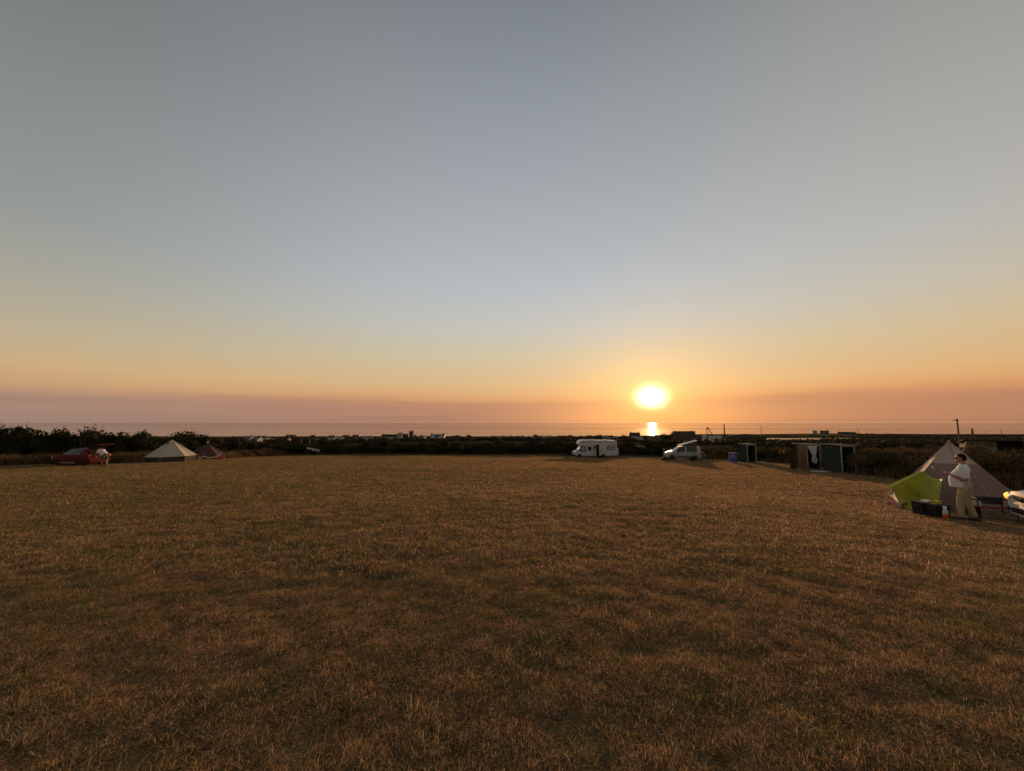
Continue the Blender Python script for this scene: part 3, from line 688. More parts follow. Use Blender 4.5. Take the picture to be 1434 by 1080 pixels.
for i, (px, Y) in enumerate([(345, 380), (356, 330), (395, 300), (460, 290), (470, 330), (492, 350), (512, 330), (528, 380), (590, 420), (646, 400), (676, 360), (690, 430), (712, 400), (786, 400), (850, 420), (862, 380)]):
    g0 = gx(px, Y); wpx = hr.uniform(5, 9) * FPX / Y; yt = HORIZON + (EYE - g0.z - hr.uniform(3.2, 4.4)) * FPX / Y
    house(px - wpx / 2, px + wpx / 2, yt, Y, hr.choice(['far_white', 'far_render', 'far_render']), hr.choice(['roof_pale', 'slate', 'roof_brown']), 'small pale cottage scattered among the dark hedgerows', group='scattered pale cottages', win=2)
house(760, 771.5, 611, 425, 'far_stone', 'roof_pale', 'larger grey cottage at the right end of the row', win=2)
house(777, 781, 616.4, 330, 'far_white', 'roof_pale', 'little white shed out in the dark field', chim=0, depth=3)
house(884, 897, 606, 440, 'far_stone', 'roof_brown', 'big dark farmhouse silhouetted beside the sun glitter', chim=2, eave=.6, win=2)
house(886, 901.5, 611.6, 330, 'far_stone', 'roof_pale', 'long barn with a pale roof below the dark farmhouse', chim=0, eave=.25)
house(949, 974, 604.3, 520, 'far_stone', 'roof_brown', 'long flat roofed works shed on the ridge', flat=True, win=4, depth=14)  # paler wall material stands in for haze over the shed
house(1140.5, 1145, 602.8, 1150, 'far_render', 'roof_pale', 'small pale domed looking house on the clifftop', chim=0, eave=.6)
house(1151, 1161, 603.2, 1150, 'far_stone', 'slate', 'low flat clifftop building beside a smaller pale one', flat=True, win=3)
house(1176, 1187, 605, 1100, 'far_stone', 'slate', 'low clifftop building half sunk behind the rise', flat=True)
house(1189, 1199, 605, 1100, 'far_stone', 'roof_brown', 'brown roofed clifftop building at the end of the rise', chim=0)
for i, (px0, px1, yt) in enumerate([(985, 990, 609.8), (994, 998, 611), (1000.5, 1005, 610.6), (1006, 1011, 610.4)]):
    house(px0, px1, yt, 470, 'far_white', 'far_white', 'white static caravan parked below the pithead frame', name='static_caravan', chim=0, eave=.85, win=2, depth=3, group='white caravans below the pithead')
tr_ = random.Random(5)
for i in range(110):
    px = tr_.uniform(325, 905); Y = tr_.uniform(330, 700)
    if any(c0 - 5 < px < c1 + 5 and Y < hy for c0, c1, hy in HOUSES): continue
    tree_at(px, tr_.uniform(609.5, 613.5) + (640 - Y) * .006, Y, tr_.uniform(7, 20))
for i in range(26):
    px = tr_.uniform(980, 1440); Y = tr_.uniform(160, 420); tree_at(px, 591 + (-gx(px, Y).z + EYE - tr_.uniform(1.6, 3.4)) * FPX / Y, Y, tr_.uniform(5, 12))
# stacks, headframe, poles
def stack(px, y0, Y, w0, w1, label, extra=6):
    p = gx(px, Y); H = at(px, y0, Y).z - p.z
    s = MB().tube([(0, 0, -extra), (0, 0, H * .55), (0, 0, H - .8), (0, 0, H - .8), (0, 0, H)], [w0, (w0 + w1) / 2, w1, w1 * 1.12, w1 * 1.1], 12)
    e = empty('chimney_stack', p, 0, label, 'chimney'); s.build('shaft', M['far_stone'], e, smooth=40)
    MB().tube([(0, 0, H + .003), (0, 0, H + .25)], w1 * .8, 12).build('flue', M['black_plastic'], e)
stack(1014.8, 594.3, 700, 1.25, .85, 'tall thin mine chimney on the ridge right of the headframe')
stack(918.3, 599.8, 620, 1.1, .85, 'short dark chimney standing against the sun glitter')
stack(1362.5, 600, 850, 2.3, 1.1, 'tapering mine chimney above the stone shed')
hp = gx(994, 760); hH = at(991, 599.8, 760).z - hp.z
hf = empty('headframe', hp, 0, 'steel pithead frame with winding wheel on the ridge', 'headframe')
for x0, x1 in ((-8, -5.2), (-2.5, -1.5), (-5.2, -5.2), (9, -1.2), (12, -1.2)):
    MB().tube([(x0, 0, -3), (x1, 0, hH - 2)], .38, 6).build('strut', M['far_stone'], hf)
MB().box((-3.4, 0, hH - 1.8), (6.5, 3, .7)).build('platform', M['far_stone'], hf)
for x in (-4.6, -2.2):
    MB().tube([(x, -.3, hH), (x, .3, hH)], 1.5, 14).build('winding_wheel', M['far_stone'], hf)
def pole(px, ytop, Y, r, label, arm=1.2):
    p = gx(px, Y); H = at(px, ytop, Y).z - p.z
    e = empty('utility_pole', p, 0, label, 'pole'); MB().tube([(0, 0, -.5), (0, 0, H)], [r, r * .7], 8).build('post', M['timber'], e)
    if arm: MB().box((-arm * .25, 0, H - .25), (arm, .14, .14)).build('crossarm', M['timber'], e)
    MB().tube([(-.1, -r, H - .5), (-.1, -r, H - .2)], r * .45, 6).build('insulator', M['dark_grey'], e)
pole(1346, 586.5, 62, .13, 'leaning wooden utility pole just behind the pointed tent', .7)
pole(1067, 596.5, 330, .26, 'lone utility pole with crossarm beside the spoil mound', 2.6)
pole(1203, 601.5, 420, .26, 'thin pole at the right of the clifftop buildings', 2)
pole(1404, 600.2, 260, .16, 'thin pole on the skyline right of the tapering chimney', 1.2)
for px, yt in ((422, 608.5), (747, 607), (877, 603.5)): pole(px, yt, 380, .15, {422: 'spindly pole beside the flat topped grey block', 747: 'spindly pole above the pale roofed cottages', 877: 'spindly pole left of the dark farmhouse'}[px], 0)
# spoil mound
mp = gx(1037, 330); mb = MB(); n = 26; rowsz = []
prof = [(-1.05, 0), (-.9, .35), (-.6, .72), (-.2, .93), (.25, 1.0), (.7, .97), (.9, .75), (1.0, .3), (1.12, 0)]
mH = at(1037, 607.4, 330).z - mp.z + 1; mW = 29 / FPX * 330
vs = []; fs = []
for j, (yy, k) in enumerate(((-14, 0.0), (-9, .55), (-3, .95), (3, 1.0), (10, .6), (16, 0))):
    for i, (x, z) in enumerate(prof): vs.append((x * mW + random.uniform(-.5, .5), yy, -1 + z * k * mH + random.uniform(-.25, .25)))
for j in range(5):
    for i in range(len(prof) - 1): a = j * len(prof) + i; fs.append((a, a + 1, a + len(prof) + 1, a + len(prof)))
mo = raw('spoil_mound', vs, fs, mat('heath', (.045, .034, .018), .95, .4, .2, bump=.5, bscale=1), smooth=True); mo.location = mp  # mound colour lightened to stand in for haze
tag(mo, 'flat topped dark spoil mound between chimney and lone pole', 'mound', kind='structure')

# ------------------------------------------------------------------ vehicles
def wheel(parent, x, y, r, w, side, rimmat='alloy'):
    t = MB(); n = 24; prof = [(r * .62, -w / 2), (r * .93, -w / 2), (r, -w * .3), (r, w * .3), (r * .93, w / 2), (r * .62, w / 2)]
    vs = [(a * math.cos(6.28318 * k / n), b, a * math.sin(6.28318 * k / n)) for k in range(n) for a, b in prof]; m = len(prof)
    fs = [(k * m + j, k * m + j + 1, ((k + 1) % n) * m + j + 1, ((k + 1) % n) * m + j) for k in range(n) for j in range(m - 1)]
    o = t.add(vs, fs).build('wheel', M['tyre'], parent, smooth=35, loc=(x, y, r))
    rm = MB(); rm.tube([(0, -side * w * .1, 0), (0, side * w * .32, 0)], r * .2, 12)
    for k in range(5):
        a = k * 1.2566; rm.box((math.cos(a) * r * .36, side * w * .28, math.sin(a) * r * .36), (r * .62, w * .12, r * .16), Matrix.Rotation(-a, 3, 'Y'))
    rm.tube([(0, side * w * .05, 0), (0, side * w * .12, 0)], r * .62, 20)
    q = [(r * .63, side * w * .3), (r * .63, side * w * .42), (r * .55, side * w * .42), (r * .55, side * w * .3)]
    vs = [(a * math.cos(6.28318 * k / n), b, a * math.sin(6.28318 * k / n)) for k in range(n) for a, b in q]
    rm.add(vs, [(k * 4 + j, k * 4 + (j + 1) % 4, ((k + 1) % n) * 4 + (j + 1) % 4, ((k + 1) % n) * 4 + j) for k in range(n) for j in range(4)])
    rm.build('rim', M[rimmat], o, smooth=35)
def arch(parent, x, y, r, side):
    n = 20; vs = []; fs = []
    for k in range(n + 1):
        a = math.pi * (-.06 + 1.12 * k / n)
        for rr, yy in ((r * 1.0, 0), (r * 1.13, .012), (r * 1.2, -.03)): vs.append((x + rr * math.cos(a), y + side * yy, r * .92 + rr * math.sin(a)))
    for k in range(n):
        for j in range(2): fs.append((k * 3 + j, k * 3 + j + 1, k * 3 + j + 4, k * 3 + j + 3))
    MB().add(vs, fs).build('wheel_arch', M['black_plastic'], parent, smooth=40)
    MB().tube([(x, y - side * .25, r * .95), (x, y + side * .004, r * .95)], r * 1.1, 20).build('wheel_well', M['black_plastic'], parent)
def shell(parent, st, paint, flags, skip_rear=False, glass='glass', names=('windscreen', 'side_window', 'rear_window')):
    """lofted car shell: stations front to rear (x, halfwidth, bottom, shoulder, top, half roof); glass is cut from the same surface"""
    def ring(s):
        x, w, zb, zs, zt, wt = s; mid = (zb + zs) / 2
        h = [(0, zb), (w * .82, zb), (w * .97, zb + .10), (w, mid), (w * .985, zs - .03), (w * .95, zs), ((w * .95 + wt) / 2 + .025, (zs + zt) / 2), (wt, zt - .05), (wt * .86, zt - .008), (0, zt + .022)]
        full = [(y, z) for y, z in h] + [(-y, z) for y, z in h[-2:0:-1]]
        return [(x, y, z) for y, z in full]
    rs = [ring(s) for s in st]; n = len(rs[0]); groups = {}
    vs = [p for r in rs for p in r]
    for i in range(len(st) - 1):
        for k in range(n):
            q = (i * n + k, i * n + (k + 1) % n, (i + 1) * n + (k + 1) % n, (i + 1) * n + k)
            j = k if k < 9 else 17 - k; sd = 'l' if k < 9 else 'r'; fl = flags.get(i, ''); key = 'body'
            if j == 8 and 'w' in fl: key = 'windscreen'
            elif j == 8 and 'r' in fl: key = 'rear_window'
            elif j in (5, 6) and 's' in fl: key = 'side_window' + sd + (fl[fl.index('s') + 1] if len(fl) > fl.index('s') + 1 else '')
            groups.setdefault(key, []).append(q)
    groups['body'] += [tuple(range(n - 1, -1, -1)), tuple((len(st) - 1) * n + k for k in range(n))]
    for key, fs in groups.items():
        used = sorted({i for f in fs for i in f}); mp_ = {u: i for i, u in enumerate(used)}
        m = MB(); m.add([vs[u] for u in used], [tuple(mp_[i] for i in f) for f in fs])
        nm = 'side_window' if key.startswith('side') else key
        if key == 'body': m.build('body', paint, parent, smooth=38)
        else: m.build(nm, M[glass], parent, smooth=38)
HATCH = [(2.00, .50, .34, .52, .60, .42), (1.96, .66, .24, .60, .67, .55), (1.80, .77, .19, .68, .76, .64), (1.45, .83, .18, .78, .87, .68), (.95, .84, .18, .87, .96, .68), (.55, .84, .18, .90, 1.18, .64),
         (.15, .84, .18, .92, 1.39, .59), (-.35, .84, .18, .93, 1.43, .58), (-.42, .84, .18, .93, 1.43, .58), (-1.05, .84, .18, .95, 1.42, .57), (-1.15, .84, .18, .95, 1.42, .57), (-1.52, .83, .20, .96, 1.38, .56),
         (-1.86, .80, .22, .96, 1.06, .62), (-1.98, .74, .30, .86, .90, .58)]
HFL = {4: 'w', 5: 'wsA', 6: 'sA', 8: 'sB', 11: 'r'}
def car_common(e, r, xf, xr, y):
    for x in (xf, xr):
        for s in (-1, 1): arch(e, x, s * y, r, s); wheel(e, x, s * (y - .075), r, .2, s)
    for s in (-1, 1):
        MB().ball((xf - .72, s * (y + .10), .99), (.06, .10, .065), 10, 6).build('wing_mirror', M['black_plastic'], e, smooth=60)
def text(body, size, matl, parent, loc, rot, name='lettering'):
    c = bpy.data.curves.new(name, 'FONT'); c.body = body; c.size = size; c.extrude = .002; c.align_x = 'LEFT'; c.align_y = 'CENTER'; c.materials.append(matl)
    o = bpy.data.objects.new(name, c); COL.objects.link(o); bpy.context.view_layer.update()
    me = bpy.data.meshes.new_from_object(o.evaluated_get(bpy.context.evaluated_depsgraph_get())); bpy.data.objects.remove(o)
    o = bpy.data.objects.new(name, me); link(o, parent); o.location = loc; o.rotation_euler = rot; return o

# red hatchback
rc = gx(118, 29.6); hd = math.atan2(.153, -.988)
e = empty('parked_car', (0, 0, 0), hd, 'red hatchback with its tailgate raised beside the dark thicket', 'car')
e.location = Vector((rc.x, rc.y, 0)) + Matrix.Rotation(hd, 3, 'Z') @ Vector((1.75, -.84, 0)) * .93; e.scale = (.93, .93, .95); e.location.z = gh(e.location.x, e.location.y) - .02
shell(e, HATCH, M['red_paint'], {4: 'w', 5: 'wsA', 6: 'sA', 8: 'sB'})
car_common(e, .31, 1.25, -1.22, .835)
MB().add([(-1.535, -.52, 1.37), (-1.535, .52, 1.37), (-1.90, .60, 1.05), (-1.90, -.60, 1.05), (-1.995, .56, .72), (-1.995, -.56, .72)], [(0, 1, 2, 3), (3, 2, 4, 5)]).build('boot_shade_panel', M['black_plastic'], e)  # black panel in place of the shaded boot interior
tg = MB().add([(-1.50, -.55, 1.40), (-1.50, .55, 1.40), (-1.86, .60, 1.72), (-1.86, -.60, 1.72), (-2.50, .58, 1.80), (-2.50, -.58, 1.80),
               (-1.50, -.55, 1.35), (-1.50, .55, 1.35), (-1.88, .60, 1.66), (-1.88, -.60, 1.66), (-2.50, .58, 1.73), (-2.50, -.58, 1.73)],
              [(0, 1, 2, 3), (3, 2, 4, 5), (6, 9, 8, 7), (9, 11, 10, 8), (0, 3, 9, 6), (3, 5, 11, 9), (1, 7, 8, 2), (2, 8, 10, 4), (4, 10, 11, 5), (0, 6, 7, 1)]).build('tailgate', M['red_paint'], e)
MB().add([(-1.54, -.45, 1.345), (-1.54, .45, 1.345), (-1.86, .5, 1.625), (-1.86, -.5, 1.625)], [(0, 1, 2, 3)]).build('rear_window', M['glass'], tg)
for s in (-1, 1):
    MB().box((-1.93, s * .70, .84), (.10, .14, .22)).build('tail_light', M['tail_red'], e, bevel=.02)
    MB().tube([(-1.62, s * .56, 1.2), (-1.82, s * .55, 1.66)], .012, 6).build('gas_strut', M['black_plastic'], e)
    MB().box((.05, s * .845, .27), (1.65, .03, .07)).build('sill_trim', M['chrome'], e, bevel=.01)
    MB().ball((1.83, s * .62, .66), (.14, .17, .08), 10, 6).build('headlight', M['lamp_lens'], e, smooth=60)
MB().box((-1.96, 0, .42), (.10, 1.36, .26)).build('rear_bumper', M['red_paint'], e, bevel=.03)

# white car by the pointed tent, nose towards the lens
hd = math.atan2(.50, -.87); wc = gx(1421, 10.35)
e = empty('parked_car', (0, 0, 0), hd, 'white hatchback with a glowing amber indicator beside the pointed tent', 'car')
e.location = Vector((wc.x, wc.y, 0)) - Matrix.Rotation(hd, 3, 'Z') @ Vector((1.87, -.735, 0)); e.location.z = gh(e.location.x, e.location.y) - .02
WH = [(x, w, zb + .02, zs + (.0 if x > .9 else .04), zt + (.0 if x > .9 else .05), wt) for x, w, zb, zs, zt, wt in HATCH]
WH[0] = (2.00, .62, .30, .62, .70, .50); WH[1] = (1.95, .74, .22, .68, .75, .60)
shell(e, WH, M['white_paint'], HFL); car_common(e, .31, 1.25, -1.22, .835)
for s in (-1, 1):
    MB().ball((1.93, s * .50, .60), (.10, .12, .08), 14, 8).build('headlight', M['lamp_lens'], e, smooth=60)
    MB().ball((1.945, s * .66, .605), (.085, .10, .095), 14, 8).build('indicator', M['amber'], e, smooth=60)
    MB().ball((1.965, s * .60, .30), (.05, .10, .05), 10, 6).build('fog_lamp', M['black_plastic'], e, smooth=60)
gr = MB(); gr.box((2.012, 0, .60), (.02, .74, .15)); gro = gr.build('grille', M['black_plastic'], e, bevel=.01)
for z in (.56, .60, .64): MB().box((2.026, 0, z), (.012, .72, .014)).build('grille_bar', M['dark_grey'], gro)
MB().tube([(2.03, 0, .60), (2.045, 0, .60)], .055, 18).build('badge', M['chrome'], gro)
MB().box((2.005, 0, .28), (.05, .86, .13)).build('air_intake', M['black_plastic'], e, bevel=.02)
lip = MB().tube([(1.55, -.845, .23), (1.86, -.76, .205), (1.985, -.5, .20), (2.03, 0, .20), (1.985, .5, .20), (1.86, .76, .205), (1.55, .845, .23)], (.022), 8).build('bumper_lip', M['white_paint'], e, smooth=60)
pl = MB().box((2.035, 0, .435), (.02, .52, .112)).build('number_plate', M['plate'], e, bevel=.004)
text('STX', .098, M['black_plastic'], pl, (2.0465, -.235, .433), (math.pi / 2, 0, math.pi / 2))

# silver van with pop up roof
vc = gx(955, 51.5); hd = math.atan2(.16, -.987)
VAN = [(2.25, .60, .34, .62, .72, .50), (2.18, .74, .26, .74, .84, .62), (1.95, .84, .22, .86, .96, .70), (1.45, .88, .22, .98, 1.08, .74), (1.20, .88, .22, 1.02, 1.16, .74), (.85, .88, .22, 1.05, 1.40, .73), (.40, .88, .22, 1.06, 1.70, .71),
       (-.25, .88, .22, 1.07, 1.80, .71), (-.40, .88, .22, 1.07, 1.80, .71), (-1.72, .88, .22, 1.08, 1.80, .71), (-1.92, .88, .22, 1.08, 1.79, .71), (-2.14, .87, .24, 1.08, 1.74, .70), (-2.24, .84, .28, 1.02, 1.12, .74)]
e = empty('camper_van', vc, hd, 'silver camper van with its hinged roof raised', 'van')
shell(e, VAN, M['silver'], {4: 'w', 5: 'wsA', 6: 'sA', 8: 'sB', 11: 'r'}); car_common(e, .32, 1.42, -1.36, .875)
MB().add([(.42, -.66, 1.86), (.42, .66, 1.86), (-1.90, .66, 2.52), (-1.90, -.66, 2.52), (.42, -.66, 1.92), (.42, .66, 1.92), (-1.88, .66, 2.60), (-1.88, -.66, 2.60)],
         [(0, 3, 2, 1), (4, 5, 6, 7), (0, 1, 5, 4), (1, 2, 6, 5), (2, 3, 7, 6), (3, 0, 4, 7)]).build('pop_up_roof', M['white_paint'], e, bevel=.025)
cv = mat('pop_canvas', (.10, .07, .085), .9, .15, 5)
for s in (-1, 1): MB().add([(.3, s * .62, 1.88), (-1.78, s * .62, 1.79), (-1.74, s * .62, 2.47)], [(0, 1, 2)]).build('roof_canvas', cv, e)
MB().add([(-1.78, -.62, 1.79), (-1.78, .62, 1.79), (-1.74, .62, 2.47), (-1.74, -.62, 2.47)], [(0, 1, 2, 3)]).build('roof_canvas', cv, e)
for s in (-1, 1):
    MB().ball((2.06, s * .64, .80), (.16, .16, .11), 10, 6).build('headlight', M['lamp_lens'], e, smooth=60)
    MB().box((-2.19, s * .80, .95), (.08, .10, .45)).build('tail_light', M['tail_red'], e, bevel=.02)
    MB().box((0, s * .885, .50), (1.9, .03, .10)).build('side_moulding', M['black_plastic'], e, bevel=.01)
MB().box((2.22, 0, .42), (.10, 1.2, .22)).build('front_bumper', M['dark_grey'], e, bevel=.03)

# motorhome
mc = gx(832, 58.6)
e = empty('motorhome', mc, math.pi + .03, 'white alcove motorhome with its side door open before the hedge', 'motorhome'); e.scale = (.93, 1, 1)
def T(l): return [(3.5 - t, z) for t, z in l]
MB().prism(T([(1.95, .36), (6.95, .36), (6.98, 2.52), (6.85, 2.66), (2.1, 2.72), (1.3, 2.72), (.95, 2.55), (.76, 2.2), (.78, 2.0), (.90, 1.90), (1.95, 1.86)]), -1.1, 1.1).build('coach_body', M['coach_white'], e, bevel=.03)
MB().prism(T([(0, .34), (0, .70), (.14, .98), (.70, 1.14), (1.42, 1.875), (2.3, 1.875), (2.3, .34)]), -.97, .97).build('cab', M['coach_white'], e, bevel=.06)
MB().box((3.5 - .16, 0, .47), (.42, 1.99, .24)).build('front_bumper', M['dark_grey'], e, bevel=.05)
MB().box((3.5 + .005, 0, .80), (.03, 1.1, .16)).build('grille', M['black_plastic'], e, bevel=.02)
fr_ = MB().add([(3.5 - .68, -.90, 1.13), (3.5 - .68, .90, 1.13), (3.5 - 1.42, .84, 1.885), (3.5 - 1.42, -.84, 1.885)], [(0, 1, 2, 3)]).build('windscreen_surround', M['black_plastic'], e); fr_.location = (.009, 0, .009)
for s in (-1, 1):
    MB().prism(T([(.86, 1.14), (1.44, 1.84), (2.30, 1.86), (2.30, 1.02), (1.2, 1.04)]), s * .972, s * .976).build('window_surround', M['black_plastic'], e)
    MB().prism(T([(1.02, 2.36), (1.2, 2.50), (2.7, 2.44), (2.7, 2.38)]), s * 1.101, s * 1.107).build('stripe', mat('blue_grey_stripe', (.16, .18, .26), .5), e)
    MB().prism(T([(1.95, .362), (6.9, .362), (6.9, .42), (1.95, .42)]), s * 1.101, s * 1.107).build('skirt', M['dark_grey'], e)
sl_ = MB().add([(3.5 - .76, -.82, 1.225), (3.5 - .76, .82, 1.225), (3.5 - 1.36, .72, 1.84), (3.5 - 1.36, -.72, 1.84)], [(0, 1, 2, 3)])
ws = sl_.build('windscreen', M['sky_glass'], e); ws.location = (.02, 0, .02)
for s in (-1, 1):
    y = s * .985
    MB().prism(T([(1.0, 1.18), (1.48, 1.79), (1.86, 1.81), (1.86, 1.10)]), y - .012, y + .012).build('side_window', M['sky_glass'], e)
    MB().prism(T([(1.99, 1.14), (1.99, 1.80), (2.28, 1.80), (2.28, 1.2)]), y - .012, y + .012).build('side_window', M['glass'], e)
    MB().box((3.5 - .9, s * 1.06, 1.25), (.10, .16, .28)).build('wing_mirror', M['black_plastic'], e, bevel=.02)
    MB().ball((3.5 - .10, s * .72, .78), (.12, .18, .14), 10, 6).build('headlight', M['lamp_lens'], e, smooth=60)
    for t in (.9, 4.7): arch(e, 3.5 - t, s * (.98 if t < 2 else 1.10), .33, s); wheel(e, 3.5 - t, s * (.91 if t < 2 else 1.03), .33, .2, s)
    MB().prism(T([(1.0, .44), (2.25, .70), (2.25, .44)]), s * .972, s * .985).build('stripe', M['pale_board'], e)
s = 1
MB().box((3.5 - 2.50, 1.108, 1.48), (.58, .02, .62)).build('side_window', M['glass'], e, bevel=.02)
MB().box((3.5 - 3.80, 1.105, 1.22), (.50, .03, 1.72)).build('doorway', M['black_plastic'], e)  # black slab stands in for the shade inside the open door
MB().box((3.5 - 3.32, 1.135, 1.22), (.46, .05, 1.72)).build('door', M['canvas_cream'], e, bevel=.02)
MB().box((3.5 - 3.32, 1.165, 1.62), (.26, .014, .50)).build('door_window', M['glass'], e)
MB().box((3.5 - 3.80, 1.22, .26), (.52, .26, .05)).build('step', M['dark_grey'], e)
w_ = MB().box((3.5 - 5.92, 1.108, 1.58), (1.24, .02, .56)).build('window', M['sky_glass'], e, bevel=.03)
for sx in (-1, 1): MB().box((3.5 - 5.92 + sx * .63, 1.114, 1.58), (.05, .03, .62)).build('frame', M['dark_grey'], w_)
for sz in (-1, 1): MB().box((3.5 - 5.92, 1.113, 1.58 + sz * .30), (1.3, .03, .05)).build('frame', M['dark_grey'], w_)
for t, z in ((4.32, 2.24), (4.35, 1.02)): MB().box((3.5 - t, 1.112, z), (.30, .03, .09)).build('vent', M['dark_grey'], e, bevel=.01)
MB().tube([(3.5 - 2.3, 1.14, 2.56), (3.5 - 6.8, 1.14, 2.50)], .05, 8).build('awning', M['coach_white'], e, smooth=60)
MB().box((3.5 - 4.4, 1.1035, .50), (4.9, .012, .05)).build('skirt_line', M['pale_board'], e)
for t in (3.2, 5.3): MB().box((3.5 - t, 0, 2.74), (.6, .6, .09)).build('rooflight', M['lamp_lens'], e, bevel=.03)
rk = MB()
for y in (-.5, .5): rk.tube([(3.5 - 7.0, y, .6), (3.5 - 7.12, y, 1.0), (3.5 - 7.12, y, 2.75)], .025, 6)
for z in (1.0, 1.7, 2.4): rk.tube([(3.5 - 7.12, -.5, z), (3.5 - 7.12, .5, z)], .02, 6)
rko = rk.build('bike_rack', M['pole_metal'], e)
MB().box((3.5 - 7.24, 0, .95), (.20, 1.5, .95)).build('rack_cover', M['lilac'], rko, bevel=.05)
MB().box((3.5 - 6.99, .9, .85), (.04, .16, .4)).build('tail_light', M['tail_red'], e)

# things round the silver van
p = gx(930.3, 50.5); e = empty('marker_post', p, 0, 'short post with a pale cap in front of the silver van', 'post')
MB().tube([(0, 0, -.2), (0, 0, 1.15)], .06, 8).build('post', M['timber'], e); MB().ball((0, 0, 1.3), (.11, .11, .24), 10, 6).build('cap', mat('cap_pink', (.40, .26, .22), .8), e, smooth=60)
MB().box((0, 0, .16), (.55, .45, .36)).build('base', M['black_plastic'], e, bevel=.06)
p = gx(970, 48.2); e = empty('storage_box', p, .1, 'black box standing by the rear wheel of the silver van', 'box')
MB().box((0, 0, .24), (.42, .4, .48)).build('body', M['black_plastic'], e, bevel=.02); MB().box((0, 0, .505), (.46, .44, .05)).build('lid', M['dark_grey'], e, bevel=.01)
def camp_chair(px, Y, rz, fabric, frame, label, round_back=False, s=1.0):
    p = gx(px, Y); e = empty('camp_chair', p, rz, label, 'chair'); e.scale = (s, s, s)
    for a, b in (((-.25, -.25, 0), (.22, .22, .55)), ((.25, -.25, 0), (-.22, .22, .55)), ((-.25, .25, 0), (-.22, -.24, .42)), ((.25, .25, 0), (.22, -.24, .42))): MB().tube([a, b], .013, 6).build('leg', M[frame], e)
    MB().add([(-.24, -.26, .44), (.24, -.26, .44), (.24, .2, .38), (-.24, .2, .38), (0, 0, .33)], [(0, 1, 4), (1, 2, 4), (2, 3, 4), (3, 0, 4)]).build('seat', M[fabric], e)
    if round_back:
        ring = [(.36 * math.cos(k * .3927), .22 + .12 * math.sin(k * .3927), .70 + .36 * math.sin(k * .3927)) for k in range(17)]
        MB().tube(ring, .035, 6).build('rim', M['frame_white'], e, smooth=60)
        MB().add(ring[:16] + [(0, .30, .70)], [(k, (k + 1) % 16, 16) for k in range(16)]).build('backrest', M[fabric], e)
    else:
        MB().box((0, .25, .68), (.48, .025, .50), Matrix.Rotation(-.18, 3, 'X')).build('backrest', M[fabric], e)
        for x in (-.25, .25): MB().box((x, 0, .60), (.05, .42, .02)).build('armrest', M[fabric], e)
    return e
camp_chair(987, 50.5, .4, 'canvas_brown', 'pole_metal', 'round backed camp chair with a pale rim behind the silver van', True, 1.0)

# ------------------------------------------------------------------ people
def rotY(mb, ang, piv):
    c, s = math.cos(ang), math.sin(ang)
    mb.v = [(piv[0] + (x - piv[0]) * c + (z - piv[2]) * s, y, piv[2] - (x - piv[0]) * s + (z - piv[2]) * c) for x, y, z in mb.v]
    return mb
def hand(mb, w, d, side):
    w = Vector(w); d = Vector(d).normalized(); up = Vector((0, 0, 1)); lat = d.cross(up).normalized() * side
    mb.tube([w, w + d * .05, w + d * .095], [(.017, .026), (.016, .038), (.013, .036)], 8)
    for k, L in enumerate((.068, .078, .073, .058)):
        b = w + d * .09 + lat * (.030 - .02 * k); m = b + d * L * .55 + up * -.004; t = b + d * L * .85 + up * -.032
        mb.tube([b, m, t], [.0095, .009, .008], 6)
    b = w + d * .03 + lat * .03; mb.tube([b, b + d * .035 + lat * .022 + up * .012, b + d * .07 + lat * .012 + up * .02], [.012, .011, .009], 6)
